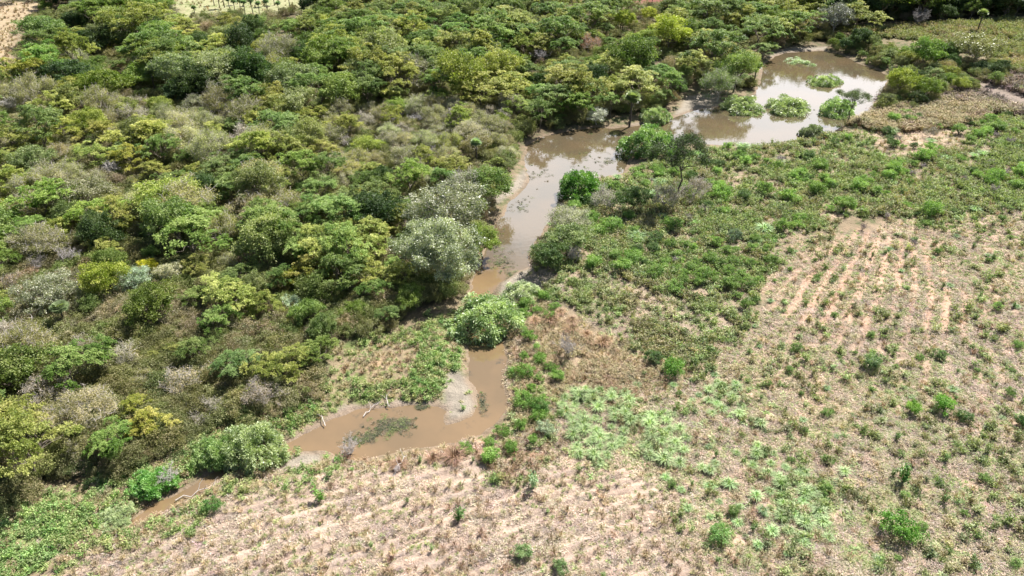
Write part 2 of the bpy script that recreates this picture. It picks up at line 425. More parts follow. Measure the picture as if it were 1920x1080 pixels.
    m = bpy.data.materials.new('earth'); t = nt(m); me.materials.append(m)
    out = nd(t, 'ShaderNodeOutputMaterial'); p = nd(t, 'ShaderNodeBsdfPrincipled')
    g = nd(t, 'ShaderNodeNewGeometry').outputs['Position']
    A = nd(t, 'ShaderNodeAttribute', attribute_name='base').outputs['Color']
    B = nd(t, 'ShaderNodeAttribute', attribute_name='alt').outputs['Color']
    T = nd(t, 'ShaderNodeAttribute', attribute_name='tr').outputs['Fac']
    n1 = noise(t, .9, 6, .6, g); n2 = noise(t, .22, 4, .5, g); n3 = noise(t, 7, 4, .6, g)
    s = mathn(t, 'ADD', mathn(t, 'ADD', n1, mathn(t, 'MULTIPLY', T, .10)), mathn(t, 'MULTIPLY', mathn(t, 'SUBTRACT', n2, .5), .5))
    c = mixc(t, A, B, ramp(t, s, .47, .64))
    c = mixc(t, c, (.5, .5, .5), 1.0, 'MULTIPLY')
    k = nd(t, 'ShaderNodeMix', data_type='RGBA', blend_type='MULTIPLY'); k.inputs['Factor'].default_value = 1
    t.links.new(c, k.inputs['A'])
    vv = nd(t, 'ShaderNodeCombineColor')
    f = ramp(t, n3, .3, .7, 1.75, 2.25)
    for q in range(3): t.links.new(f, vv.inputs[q])
    t.links.new(vv.outputs[0], k.inputs['B'])
    t.links.new(k.outputs['Result'], p.inputs['Base Color'])
    p.inputs['Roughness'].default_value = .95; p.inputs['Specular IOR Level'].default_value = .15
    b = nd(t, 'ShaderNodeBump'); b.inputs['Strength'].default_value = 1.0; b.inputs['Distance'].default_value = .16
    t.links.new(mathn(t, 'ADD', noise(t, 2.6, 6, .65, g), mathn(t, 'MULTIPLY', n3, .35)), b.inputs['Height'])
    t.links.new(b.outputs[0], p.inputs['Normal']); t.links.new(p.outputs[0], out.inputs['Surface'])
    o = bpy.data.objects.new('ground', me); o['kind'] = 'structure'; col.objects.link(o)
build_ground()

def build_water():
    x0, y0 = RIVER.min(0) - 4; x1, y1 = RIVER.max(0) + 4
    V = [(x0, y0, 0), (x1, y0, 0), (x1, y1, 0), (x0, y1, 0)]
    m = bpy.data.materials.new('muddy_water'); t = nt(m)
    out = nd(t, 'ShaderNodeOutputMaterial'); p = nd(t, 'ShaderNodeBsdfPrincipled')
    g = nd(t, 'ShaderNodeNewGeometry').outputs['Position']
    # thick ochre silt in the shallow lower reach, clearer and greyer water upstream and in the lagoon
    near = mixc(t, (.195, .130, .070), (.155, .108, .060), ramp(t, noise(t, .12, 4, .55, g), .4, .6))
    far = mixc(t, (.085, .068, .042), (.11, .080, .046), ramp(t, noise(t, .09, 4, .55, g), .4, .6))
    sx = nd(t, 'ShaderNodeSeparateXYZ'); t.links.new(g, sx.inputs[0])
    yb = at(900, 520)[1]
    c = mixc(t, near, far, ramp(t, mathn(t, 'ADD', sx.outputs['Y'], mathn(t, 'MULTIPLY', noise(t, .16, 4, .6, g), 14.0)), float(yb) + 3, float(yb) + 15))
    c = mixc(t, c, (.06, .06, .045), ramp(t, noise(t, .55, 6, .7, g), .60, .72, 0, .7))
    t.links.new(c, p.inputs['Base Color'])
    p.inputs['Roughness'].default_value = .04; p.inputs['IOR'].default_value = 1.75
    b = nd(t, 'ShaderNodeBump'); b.inputs['Strength'].default_value = .12; b.inputs['Distance'].default_value = .05
    t.links.new(noise(t, 1.6, 3, .5, g), b.inputs['Height']); t.links.new(b.outputs[0], p.inputs['Normal'])
    t.links.new(p.outputs[0], out.inputs['Surface'])
    o = bpy.data.objects.new('river_water', quad_mesh('river_water', V, [(0, 1, 2, 3)], None, m)); o['kind'] = 'structure'; col.objects.link(o)
build_water()

def build_track():
    pts = W([(1985, 243), (1920, 207), (1880, 188), (1840, 172), (1800, 158), (1765, 146), (1735, 132), (1700, 118)], 0.9)
    P = []
    for a, b in zip(pts[:-1], pts[1:]):
        for k in range(10): P.append(a + (b - a) * k / 10)
    P = np.array(P); T = np.gradient(P, axis=0); T /= np.linalg.norm(T, axis=1, keepdims=True); N = np.stack([-T[:, 1], T[:, 0]], 1)
    offs = np.array([-1.5, -.9, -.35, .35, .9, 1.5])
    w = 1 + (rng.random(len(P)) - .5) * .2
    X = P[:, None, 0] + N[:, None, 0] * offs * w[:, None]; Y = P[:, None, 1] + N[:, None, 1] * offs * w[:, None]
    zc = ground_z(X.ravel(), Y.ravel()).reshape(X.shape).max(1, keepdims=True)
    Zz = zc + np.array([-.5, .03, .09, .09, .03, -.5])
    n, k = X.shape
    i = np.arange(n - 1)[:, None] * k; j = np.arange(k - 1)[None, :]
    Q = np.stack([i + j, i + k + j, i + k + j + 1, i + j + 1], -1).reshape(-1, 4)
    m = bpy.data.materials.new('packed_dirt'); t = nt(m)
    out = nd(t, 'ShaderNodeOutputMaterial'); p = nd(t, 'ShaderNodeBsdfPrincipled')
    g = nd(t, 'ShaderNodeNewGeometry').outputs['Position']
    t.links.new(mixc(t, (.55, .42, .31), (.38, .29, .20), ramp(t, noise(t, .9, 6, .7, g), .42, .65)), p.inputs['Base Color'])
    p.inputs['Roughness'].default_value = .95; t.links.new(p.outputs[0], out.inputs['Surface'])
    o = bpy.data.objects.new('dirt_track', quad_mesh('dirt_track', np.stack([X, Y, Zz], -1).reshape(-1, 3), Q, None, m, True))
    o['kind'] = 'structure'; col.objects.link(o)
build_track()

# ------------------------------------------------------------------ plant prototypes
def unit(n, r): 
    v = r.normal(size=(n, 3)); return v / np.linalg.norm(v, axis=1, keepdims=True)
def curve(a, b, sag, r, n=6, j=.08):
    t = np.linspace(0, 1, n)[:, None]; a = np.array(a, float); b = np.array(b, float); L = np.linalg.norm(b - a)
    P = a + (b - a) * t; P[:, 2] += (np.sin(t[:, 0] * PI)) * sag
    P[1:-1] += r.normal(size=(n - 2, 3)) * j * L * .5
    return P
def limbs(mb, C, base_h, r, rad, nl=5, tr_top=None):
    """trunk and limbs reaching the leaf clumps C"""
    top = np.array([r.normal() * .25, r.normal() * .25, base_h]) if tr_top is None else tr_top
    mb.tube(curve((0, 0, -.3), top, 0, r, 5, .05), np.linspace(rad * 1.25, rad * .8, 5), 6, .5)
    ang = np.arctan2(C[:, 1], C[:, 0]); order = np.argsort(ang)
    for grp in np.array_split(order, nl):
        m = C[grp].mean(0); hub = top + (m - top) * .5; hub[2] = max(hub[2] - .1, base_h * .8)
        mb.tube(curve(top, hub, .1, r, 5, .12), np.linspace(rad * .62, rad * .4, 5), 5, .5)
        for g in grp:
            mb.tube(curve(hub, C[g], .15, r, 4, .12), np.linspace(rad * .32, rad * .1, 4), 3, .5)
def twigs(mb, start, length, r, n, up=.4, rad=.03, depth=2, v=.5, spread=1.0):
    for _ in range(n):
        d = unit(1, r)[0] * spread; d[2] = abs(d[2]) * .7 + up; d /= np.linalg.norm(d)
        L = length * r.uniform(.6, 1.1)
        P = curve(start, start + d * L, 0, r, 4, .15)
        mb.tube(P, np.linspace(rad, rad * .45, 4), 3, v + r.uniform(-.3, .3))
        if depth > 0:
            for q in (1, 2, 3):
                twigs(mb, P[q], L * .52, r, 2 if depth > 1 else 3, up * .7, rad * .55, depth - 1, v, spread)

def p_feathery(seed, H=6.5, Rr=3.8, ncl=34, per=400, flatness=.34, lat=(.15, .32)):
    r = np.random.default_rng(seed); tr = MB(); cr = MB()
    C = []; tries = 0
    lob = r.uniform(0, 2 * PI, 3)
    while len(C) < ncl and tries < 4000:
        tries += 1
        a = r.uniform(0, 2 * PI); q = math.sqrt(r.uniform(0, 1)); lv = r.choice([0, 0, .35, .7, 1.0])
        k = Rr * (1 + .26 * math.sin(a * 2 + lob[0]) + .16 * math.sin(a * 3 + lob[1]) + .1 * math.sin(a * 5 + lob[2])) * .9
        z = H * (1 - flatness * q ** 2.0 + .09 * math.sin(a * 2 + lob[1]) * q) - lv * 1.1 + r.normal() * .3
        c = np.array([math.cos(a) * q * k, math.sin(a) * q * k, z])
        if all(np.linalg.norm((c - d) * (1, 1, 1.5)) > .72 for d in C): C.append(c)
    C = np.array(C)
    limbs(tr, C - (0, 0, .25), H * .30, r, .13, 5)
    for c in C:
        R1 = r.uniform(.55, 1.25); out = np.array([c[0], c[1], 0]) / Rr
        v0 = r.uniform(.1, .9); n = int(per * (R1 / .95) ** 2)
        # several boughs leave the clump, each a flat spray of leaves
        nb = r.integers(5, 9); ba = r.uniform(0, 2 * PI, nb); bl = R1 * r.uniform(.6, 1.35, nb); bz = r.normal(size=nb) * .22 + .06
        w = r.integers(0, nb, n); t = r.uniform(.05, 1, n) ** .75
        side = r.normal(size=n) * .20 * (1.15 - t)
        ca, sa = np.cos(ba[w]), np.sin(ba[w])
        P = c + np.stack([ca * bl[w] * t - sa * side, sa * bl[w] * t + ca * side, .22 + bz[w] * t - .30 * t * t + r.normal(size=n) * .07], 1)
        D = np.stack([ca - sa * np.sign(side) * .9, sa + ca * np.sign(side) * .9, r.normal(size=n) * .35 + .05], 1) + r.normal(size=(n, 3)) * .45
        N = np.stack([r.normal(size=n) * .5, r.normal(size=n) * .5, np.ones(n)], 1)
        cr.blades(P, D, N, r.uniform(lat[0], lat[1], n), r.uniform(.07, .13, n), np.clip(v0 + r.normal(size=n) * .22, 0, 1), .10)
    return tr, cr
def p_round(seed, H=6.0, Rr=3.2, ncl=46, per=120, L=.24, crad=.85, low=.35, flat=.75, droop=.15):
    r = np.random.default_rng(seed); tr = MB(); cr = MB()
    C = []; tries = 0
    hc = H * (low + 1) / 2; hv = H * (1 - low) / 2
    while len(C) < ncl and tries < 6000:
        tries += 1
        d = unit(1, r)[0]; 
        if d[2] < -.55: continue
        a = math.atan2(d[1], d[0])
        k = 1 + .20 * math.sin(a * 2 + seed) + .16 * math.sin(a * 5 + d[2] * 4 + seed * 3)
        q = r.uniform(.58, 1.08) if r.random() > .18 else r.uniform(.15, .6)
        c = np.array([d[0] * Rr * .84 * k * q, d[1] * Rr * .84 * k * q, hc + d[2] * hv * .86 * q * (1 + .1 * math.sin(3 * a))])
        if all(np.linalg.norm(c - e) > crad * .62 for e in C): C.append(c)
    C = np.array(C)
    limbs(tr, C * (.93, .93, 1) - (0, 0, .15), H * low * .7 + .15, r, .14, 5)
    cen = np.array([0, 0, hc])
    for c in C:
        R1 = crad * r.uniform(.55, 1.3); v0 = r.uniform(.15, .85)
        out = (c - cen); out = out / (np.linalg.norm(out) + 1e-6)
        U = unit(per, r); U = U + out * .5 + np.array([0, 0, .25]); U /= np.linalg.norm(U, axis=1, keepdims=True)
        lump = .72 + .42 * np.sin(U[:, :1] * 5 + v0 * 9) * np.sin(U[:, 1:2] * 6 + v0 * 5) + .25 * np.sin(U[:, 2:3] * 7 + v0 * 7)
        P = c + U * R1 * lump * np.array([1.15, 1.15, flat * 1.1]) * (r.uniform(.25, 1.25, per)[:, None] ** .6)
        D = U * .7 + unit(per, r) * .7; N = U + unit(per, r) * .5
        cr.blades(P, D, N, r.uniform(.7, 1.3, per) * L, r.uniform(.45, .7, per) * L, np.clip(v0 + r.normal(size=per) * .2, 0, 1), droop)
    return tr, cr
def p_bush(seed, H=2.6, Rr=3.0, ncl=140, per=130, L=.25):
    """dome of arching sprays reaching down to the ground or water"""
    r = np.random.default_rng(seed); tr = MB(); cr = MB(); C = []; tries = 0
    while len(C) < ncl and tries < 8000:
        tries += 1
        a = r.uniform(0, 2 * PI); e = math.asin(r.uniform(0, 1) ** .9)
        k = 1 + .20 * math.sin(2 * a + seed) + .15 * math.sin(5 * a + seed * 1.7)
        c = np.array([math.cos(a) * math.cos(e) * Rr * k, math.sin(a) * math.cos(e) * Rr * k, .15 + math.sin(e) * H * (1 + .26 * math.sin(3 * a + seed) * math.cos(e))]) * r.uniform(.68, 1.06)
        if all(np.linalg.norm(c - d) > .36 for d in C): C.append(c)
    C = np.array(C)
    for c in C[::3]: tr.tube(curve((r.normal() * .15, r.normal() * .15, -.3), c * (.9, .9, .85), .3, r, 5, .08), np.linspace(.06, .02, 5), 3, .5)
    for c in C:
        R1 = r.uniform(.22, .68); v0 = r.uniform(.1, .9)
        out = c / (np.linalg.norm(c) + 1e-6)
        U = unit(per, r) + out * .55 + np.array([0, 0, .15]); U /= np.linalg.norm(U, axis=1, keepdims=True)
        P = c + U * R1 * r.uniform(.3, 1, per)[:, None]
        D = U + out * .4 + unit(per, r) * .4
        cr.blades(P, D, U + unit(per, r) * .6, r.uniform(.7, 1.3, per) * L, r.uniform(.30, .5, per) * L, np.clip(v0 + r.normal(size=per) * .2, 0, 1), .35)
    return tr, cr
def p_thorn(seed, H=4.6, Rr=3.0, ncl=40, per=230, L=.15, leaf=1.0, hb=.22, dome=.45, thick=1.2):
    """half bare tree: fine visible twigs with thin small foliage"""
    r = np.random.default_rng(seed); tr = MB(); cr = MB(); C = []
    while len(C) < ncl:
        a = r.uniform(0, 2 * PI); q = math.sqrt(r.uniform(0, 1)); k = Rr * (1 + .2 * math.sin(3 * a + seed)) * .85
        C.append(np.array([math.cos(a) * q * k, math.sin(a) * q * k, H * (1 - dome * q * q) - r.uniform(0, thick)]))
    C = np.array(C)
    limbs(tr, C - (0, 0, .4), H * hb, r, .09, 7)
    for c in C:
        for _ in range(4):
            d = unit(1, r)[0] * .8; d[2] = abs(d[2]) + .25; L2 = r.uniform(.6, 1.1)
            P = curve(c - (0, 0, .4), c + d * L2 - (0, 0, .3), 0, r, 4, .2); tr.tube(P, np.linspace(.028, .012, 4), 3, r.uniform(.3, 1))
            for q in (1, 2, 3):
                d2 = unit(1, r)[0] * .6; d2[2] = abs(d2[2]) * .6 + .15
                tr.tube(curve(P[q], P[q] + d2 * .8, 0, r, 3, .15), np.linspace(.016, .008, 3), 3, r.uniform(.3, 1))
        n = int(per * leaf * r.uniform(.4, 1.4)); v0 = r.uniform(.1, .9)
        if n < 2: continue
        U = unit(n, r); P = c + U * np.array([.95, .95, .55]) * r.uniform(.2, 1, n)[:, None]
        cr.blades(P, unit(n, r) + (0, 0, .2), unit(n, r) + (0, 0, .8), r.uniform(.7, 1.4, n) * L, r.uniform(.45, .7, n) * L, np.clip(v0 + r.normal(size=n) * .25, 0, 1), .1)
    return tr, cr
def p_bare(seed, H=3.6):
    r = np.random.default_rng(seed); tr = MB()
    n = 5
    for k in range(n):
        a = 2 * PI * k / n + r.normal() * .3; d = np.array([math.cos(a) * .55, math.sin(a) * .55, 1.0]) * H * r.uniform(.38, .52)
        P = curve((0, 0, -.25), d, 0, r, 5, .12); tr.tube(P, np.linspace(.09, .05, 5), 5, .5)
        twigs(tr, P[-1], H * .42, r, 4, .35, .04, 2, .6, 1.0); twigs(tr, P[3], H * .36, r, 2, .25, .035, 2, .6, 1.1)
    return tr, None
def p_palm(seed, H=5.6, nf=34, fl=.95):
    r = np.random.default_rng(seed); tr = MB(); cr = MB()
    top = np.array([r.normal() * .15, r.normal() * .15, H])
    tr.tube(curve((0, 0, -.3), top, 0, r, 9, .015), np.linspace(.22, .13, 9), 8, .5)
    for k in range(nf):
        a = k * 2.4 + r.normal() * .2; e = math.asin(-.35 + 1.3 * (k + .5) / nf) if (-.35 + 1.3 * (k + .5) / nf) < 1 else PI / 2
        d = np.array([math.cos(a) * math.cos(e), math.sin(a) * math.cos(e), math.sin(e)])
        st = r.uniform(.55, .85); hub = top + d * st + (0, 0, .05)
        cr.tube(np.array([top, top + d * st * .5 + (0, 0, .03), hub]), .02, 3, .4)
        S = np.cross(d, (0, 0, 1)); S /= np.linalg.norm(S) + 1e-6; U = np.cross(S, d)
        m = 15; th = np.linspace(-1.9, 1.9, m)
        D = d[None] * np.cos(th)[:, None] + S[None] * np.sin(th)[:, None] + U[None] * .12
        cr.blades(np.repeat(hub[None], m, 0), D, np.repeat(U[None], m, 0) + r.normal(size=(m, 3)) * .1, fl * (.75 + .25 * np.cos(th * .5)), .15, np.clip(.25 + .6 * (k / nf) + r.normal() * .1, 0, 1), .14)
    # skirt of dead leaves
    for k in range(14):
        a = k * 2.4; D = np.array([[math.cos(a) * .45, math.sin(a) * .45, -1.0]])
        cr.blades(top[None] + (math.cos(a) * .15, math.sin(a) * .15, -.05), D, unit(1, r), .9, .3, 0.05)
    return tr, cr
def p_tuft(seed, n=70, L=.75, spread=.9, w=.035, lean=.6, base=.12):
    r = np.random.default_rng(seed); cr = MB()
    a = r.uniform(0, 2 * PI, n); q = r.uniform(0, 1, n) ** .7
    B = np.stack([np.cos(a) * base * r.uniform(0, 1, n), np.sin(a) * base * r.uniform(0, 1, n), np.full(n, -.03)], 1)
    D = np.stack([np.cos(a) * q * lean, np.sin(a) * q * lean, np.ones(n) * .8], 1)
    D /= np.linalg.norm(D, axis=1, keepdims=True); l = r.uniform(.6, 1.1, n)[:, None] * L
    mid = B + D * l * .6; tip = mid + (D * (1, 1, .1) + np.stack([np.cos(a) * q, np.sin(a) * q, -.1 * np.ones(n)], 1) * .7) * l * .45 * spread
    S = np.stack([-np.sin(a), np.cos(a), np.zeros(n)], 1) * w
    V = np.stack([B - S * .6, B + S * .6, mid + S, mid - S, mid - S, mid + S, tip + S * .2, tip - S * .2], 1)
    Q = (np.arange(n)[:, None] * 8 + np.arange(8)[None]).reshape(-1, 4)
    cr.add(V.reshape(-1, 3), Q, np.repeat(r.uniform(0, 1, n), 8))
    return cr
def p_weed(seed, H=.6, Rr=.55, n=150, L=.16):
    r = np.random.default_rng(seed); cr = MB()
    for k in range(9):
        a = r.uniform(0, 2 * PI); q = r.uniform(.1, 1) * Rr; tip = np.array([math.cos(a) * q, math.sin(a) * q, H * r.uniform(.5, 1.1)])
        P = curve((0, 0, -.05), tip, .1, r, 4, .1); cr.tube(P, .012, 3, .1)
        m = n // 9; t = r.uniform(.25, 1.05, m)[:, None]; Pp = tip * t + np.array([0, 0, .05]) + r.normal(size=(m, 3)) * .07
        cr.blades(Pp, unit(m, r) + (0, 0, .3), unit(m, r) + (0, 0, 1.0), r.uniform(.7, 1.3, m) * L, L * .5, np.clip(r.uniform(.2, .8) + r.normal(size=m) * .2, 0, 1), .2)
    return cr
def p_litter(seed, n=40, Rr=.6, L=.4):
    r = np.random.default_rng(seed); cr = MB()
    a = r.uniform(0, 2 * PI, n); q = np.sqrt(r.uniform(0, 1, n)) * Rr
    B = np.stack([np.cos(a) * q, np.sin(a) * q, r.uniform(.0, .12, n)], 1); b = r.uniform(0, 2 * PI, n)
    D = np.stack([np.cos(b), np.sin(b), r.normal(size=n) * .28], 1)
    cr.blades(B, D, np.repeat([[0, 0, 1.0]], n, 0) + r.normal(size=(n, 3)) * .4, r.uniform(.4, 1.2, n) * L, r.uniform(.025, .055, n), r.uniform(0, 1, n))
    return cr

# ------------------------------------------------------------------ things
ITEMS = []       # (object, kind words, label or None, photo px of its middle)
PROTO = {}
def make_proto(key, name, fn, seeds, leafm=M_LEAF, bark=M_BARK, **kw):
    L = []
    for s in seeds:
        res = fn(s, **kw); tr, cr = res if isinstance(res, tuple) else (None, res)
        L.append((tr.mesh(name + '_trunk', bark) if tr else None, cr.mesh(name + '_crown', leafm) if cr else None))
    PROTO[key] = (name, L)
make_proto('feathery', 'feathery_tree', p_feathery, [11, 12, 13, 14, 15])
make_proto('layered', 'spreading_tree', p_feathery, [16, 17, 18, 19], H=6.8, Rr=3.9, ncl=30, per=380, flatness=.22, lat=(.17, .34))
make_proto('round', 'leafy_tree', p_round, [21, 22, 23, 24], ncl=50, per=190, L=.22, crad=.8)
make_proto('dark', 'broadleaf_tree', p_round, [31, 32, 33], H=7.5, Rr=4.0, ncl=80, per=190, L=.26, crad=.9, low=.12)
make_proto('bush', 'arching_shrub', p_bush, [41, 42, 43], M_SILVER)
make_proto('big', 'blossoming_tree', p_round, [51], M_SILVER, M_BARK_PALE, H=9.0, Rr=5.2, ncl=170, per=190, L=.22, crad=.8, low=.2)
make_proto('silver', 'silvery_tree', p_round, [56, 57], M_SILVER, M_BARK_PALE, H=6.0, Rr=3.4, ncl=64, per=150, L=.2, crad=.7, low=.2)
make_proto('thorn', 'thorn_tree', p_thorn, [61, 62, 63, 64, 65], bark=M_BARK_PALE, H=5.4, Rr=3.1, ncl=46, per=260, L=.125, dome=.38, thick=1.6)
make_proto('thin', 'thin_tree', p_thorn, [66, 67], bark=M_BARK_PALE, leaf=.3, H=4.2)
make_proto('tall', 'slender_tree', p_thorn, [68], bark=M_BARK_DARK, H=8.0, Rr=3.6, ncl=32, per=300, hb=.5, dome=.2, thick=.8)
make_proto('bare', 'bare_tree', p_bare, [71, 72, 73], bark=M_TWIG)
make_proto('palm', 'fan_palm', p_palm, [81, 82, 83], M_SILVER, M_BARK_DARK)
make_proto('shrub', 'leafy_shrub', p_round, [91, 92, 93], H=1.9, Rr=1.25, ncl=24, per=120, L=.15, crad=.46, low=.12)
make_proto('clump', 'grass_clump', p_tuft, [101, 102, 103], n=170, L=.85, w=.017, lean=.75, spread=.8, base=.16)
make_proto('stalk', 'field_sapling', p_weed, [111, 112, 113], H=1.1, Rr=.4, n=220, L=.15)
make_proto('drybush', 'dry_bush', p_tuft, [121, 122], leafm=M_TWIG, n=260, L=1.2, w=.014, lean=1.1, spread=.6, base=.25)
PROTO['stuff_none'] = None
PLANT_H = dict(layered=6.9, feathery=6.6, round=6, dark=7.5, bush=2.7, big=9, silver=6, thorn=5.4, thin=4.2, tall=8, bare=4.2, palm=6.2, shrub=1.9, clump=.8, stalk=1.1, drybush=1.1)
PLANT_R = dict(layered=4.0, feathery=3.9, round=3.2, dark=4.0, bush=3.1, big=5.2, silver=3.4, thorn=3.0, thin=3.0, tall=3.6, bare=2.8, palm=1.5, shrub=1.3, clump=.6, stalk=.4, drybush=1.1)

LEAF_GAIN = 1.38
def put(key, x, y, s=1.0, sz=None, c=(.08, .12, .03), label=None, words=None, cat='tree', group=None, rz=None, var=None, zoff=0.0, name=None):
    nm, L = PROTO[key]; nm = name or nm
    if cat == 'shrub': nm = nm.replace('_tree', '_shrub')
    i = (rng.integers(0, 99) if var is None else var) % len(L)
    trm, crm = L[i]
    if isinstance(s, (tuple, list)): s3 = tuple(s)
    else: s3 = (s, s, sz if sz else s)
    z = hz(x, y) + zoff
    rot = (0, 0, rng.uniform(0, 2 * PI) if rz is None else rz)
    gain = 1.0 if key in ('bare', 'drybush', 'clump') else LEAF_GAIN
    c4 = (*[min(.8, max(0.0, float(k) * gain)) for k in c], 1)
    if trm and crm:
        o = bpy.data.objects.new(nm, None); o.empty_display_size = .3
        col.objects.link(o)
        for pn, me in ((('stems', trm), ('foliage', crm)) if cat == 'shrub' else (('trunk', trm), ('crown', crm))):
            ch = bpy.data.objects.new(pn, me); col.objects.link(ch); ch.parent = o; ch.color = c4
    else:
        o = bpy.data.objects.new(nm, trm or crm); col.objects.link(o); o.color = c4
    o.location = (x, y, z); o.rotation_euler = rot; o.scale = s3
    o['category'] = cat
    if group: o['group'] = group
    u, v = px_of(x, y, z + PLANT_H[key] * s3[2] * .55)
    if label: o['label'] = label
    ITEMS.append([o, words, label, float(u), float(v)])
    return o
CROWNS = []    # hand placed crowns: where they stand and how large, so that no taller tree grows right before them
PLACED = []     # (x, y, radius) of hand placed plants
def spot(key, px, py, rpx, c, label, cat='tree', hs=None, **kw):
    """hand placed plant: px, py = middle of its crown in the photograph, rpx = half its width there"""
    Hh = PLANT_H[key]; Rr = PLANT_R[key]; s = 1.0
    for _ in range(4):
        sz = s * (hs or 1.0); x, y, z = ground_at(px, py, Hh * sz * .58)
        d = y * cp + (CAM_H - Hh * .58 * sz) * sp
        s = rpx / FPX * d / Rr
    PLACED.append((x, y, Rr * s)); CROWNS.append((px, py, rpx, y))
    return put(key, x, y, s, s * (hs or 1.0), c, label, cat=cat, **kw)
def base_spot(key, px, py, hpx, c, label, cat='tree', **kw):
    """hand placed plant by the foot of its stem and its height in the photograph"""
    x, y, z = ground_at(px, py); d = y * cp + (CAM_H - z) * sp
    th = math.atan2(CAM_H, y)
    s = hpx / FPX * d / (PLANT_H[key] * math.cos(th) + 1.5 * PLANT_R[key] * math.sin(th))
    PLACED.append((x, y, PLANT_R[key] * s)); CROWNS.append((px, py - hpx * .6, hpx * .45, y))
    return put(key, x, y, s, c=c, label=label, cat=cat, **kw)

OLIVE = (.150, .165, .032); GREEN = (.085, .140, .028); BRIGHT = (.120, .210, .035); DARK = (.035, .062, .020)
SILV = (.27, .33, .19); GREY = (.30, .29, .26); TWIG = (.42, .38, .36); YELL = (.36, .34, .04); BROWN = (.19, .155, .07)
PALMC = (.15, .19, .08); BLUEG = (.09, .125, .075); MINT = (.33, .43, .20)

# trees and shrubs one can point to
spot('big', 824, 468, 80, (.27, .29, .20), 'huge pale grey-green blossoming tree on the left river bank', hs=1.05)
spot('silver', 838, 392, 72, (.21, .215, .155), 'dull grey-green tree right behind the huge pale blossoming tree')
spot('thin', 870, 350, 50, (.20, .22, .14), 'thin dusty green tree behind the pale blossoming trees near the sandy bend')
spot('bush', 915, 592, 68, (.25, .32, .15), 'pale green arching shrub spanning the brown channel', 'shrub', hs=.95)
spot('bush', 978, 545, 36, (.30, .34, .20), 'small pale shrub by the sand right behind the channel-spanning shrub', 'shrub', hs=.7)
spot('bush', 475, 832, 58, (.24, .29, .14), 'pale green arching shrub over the narrow lower stream', 'shrub', hs=1.1)
spot('bush', 405, 845, 40, (.17, .25, .08), 'mid-green shrub left of the pale shrub over the lower stream', 'shrub')
spot('bare', 315, 888, 32, (.46, .42, .385), 'whitish leafless bush on the bank of the lower stream', 'shrub')
spot('bush', 280, 903, 38, (.12, .26, .05), 'bright green shrub left of the whitish leafless bush', 'shrub', hs=.8)
spot('bush', 215, 965, 34, (.24, .29, .14), 'pale leafy shrub where the lower stream narrows out', 'shrub', hs=.5)
spot('bush', 1390, 197, 42, (.24, .29, .14), 'left one of the two pale shrub islands in the lagoon', 'shrub', hs=.75, zoff=-.1)
spot('bush', 1478, 199, 43, (.24, .29, .14), 'right one of the two pale shrub islands in the lagoon', 'shrub', hs=.72, zoff=-.1)
spot('bush', 1546, 153, 29, (.24, .30, .13), 'small round shrub island alone in the middle of the lagoon', 'shrub', hs=.8, zoff=-.1)
spot('bush', 1498, 118, 34, (.22, .29, .14), 'low flat floating shrub patch at the far end of the lagoon', 'shrub', hs=.35, zoff=-.1)
spot('bush', 1572, 203, 36, (.22, .30, .13), 'round pale shrub at the right edge of the lagoon', 'shrub', hs=1.0, zoff=-.1)
spot('tall', 1597, 196, 34, (.10, .13, .06), 'open dark-twigged tree rising behind the round lagoon-edge shrub', hs=.9)
spot('bush', 1222, 262, 48, (.16, .25, .08), 'wide leafy green shrub on the near bank at the river bend', 'shrub', hs=1.0)
base_spot('tall', 1269, 388, 165, (.05, .075, .03), 'slender tall tree with open crown on the near bank')
spot('bush', 1088, 344, 42, (.10, .20, .04), 'dark green rounded shrub standing in the channel by the right bank', 'shrub', hs=1.1)
spot('round', 1187, 372, 34, (.06, .10, .03), 'dark green bush below the slender tall tree', 'shrub', hs=.8)
spot('thin', 1245, 365, 38, (.22, .20, .15), 'grey twiggy tree right of the dark green bush')
spot('thin', 1140, 370, 36, (.26, .25, .20), 'pale half-bare tree left of the dark green bush')
spot('thin', 1300, 352, 36, (.20, .17, .14), 'purplish half-bare tree beside the slender tall tree')
spot('round', 1062, 450, 44, (.17, .21, .09), 'yellowish green shrub at the right bank narrows', 'shrub', hs=.75)
spot('round', 1030, 478, 38, (.07, .11, .035), 'dark green shrub at the sandy right bank narrows', 'shrub', hs=.8)
spot('bare', 1075, 470, 30, (.38, .34, .32), 'grey leafless bush beside the dark green bank shrub', 'shrub')
spot('thorn', 1065, 410, 42, (.23, .24, .15), 'pale leafy shrub along the right bank above the narrows', 'shrub', hs=.7)
base_spot('bare', 1066, 668, 72, (.33, .295, .265), 'leafless grey sapling in brown grass right of the channel')
spot('bare', 655, 832, 32, (.42, .375, .345), 'leafless pinkish-grey bush at the water edge of the muddy pool', 'shrub')
spot('round', 905, 452, 34, (.15, .20, .04), 'yellow-green small tree leaning over the channel')
base_spot('palm', 1180, 234, 66, PALMC, 'solitary fan palm on the far water edge by the river bend', 'palm')
base_spot('palm', 894, 306, 48, (.17, .24, .13), 'fan palm in low scrub left of the river bend', 'palm')
base_spot('palm', 1413, 163, 44, (.05, .09, .035), 'dark fan palm at the left edge of the lagoon', 'palm')
base_spot('palm', 1832, 62, 42, PALMC, 'tall fan palm on the meadow before the dark tree belt', 'palm')
spot('palm', 116, 590, 17, (.13, .17, .08), 'pale fan palm crown sunk in the lower left woodland', 'palm', hs=.8)
spot('palm', 285, 150, 12, PALMC, 'small fan palm among the upper left woodland trees', 'palm')
base_spot('palm', 368, 36, 24, (.10, .15, .07), 'lone small fan palm left on the pale far clearing', 'palm')
base_spot('palm', 1222, 12, 22, (.05, .07, .04), 'dark fan palm before the far red field', 'palm')
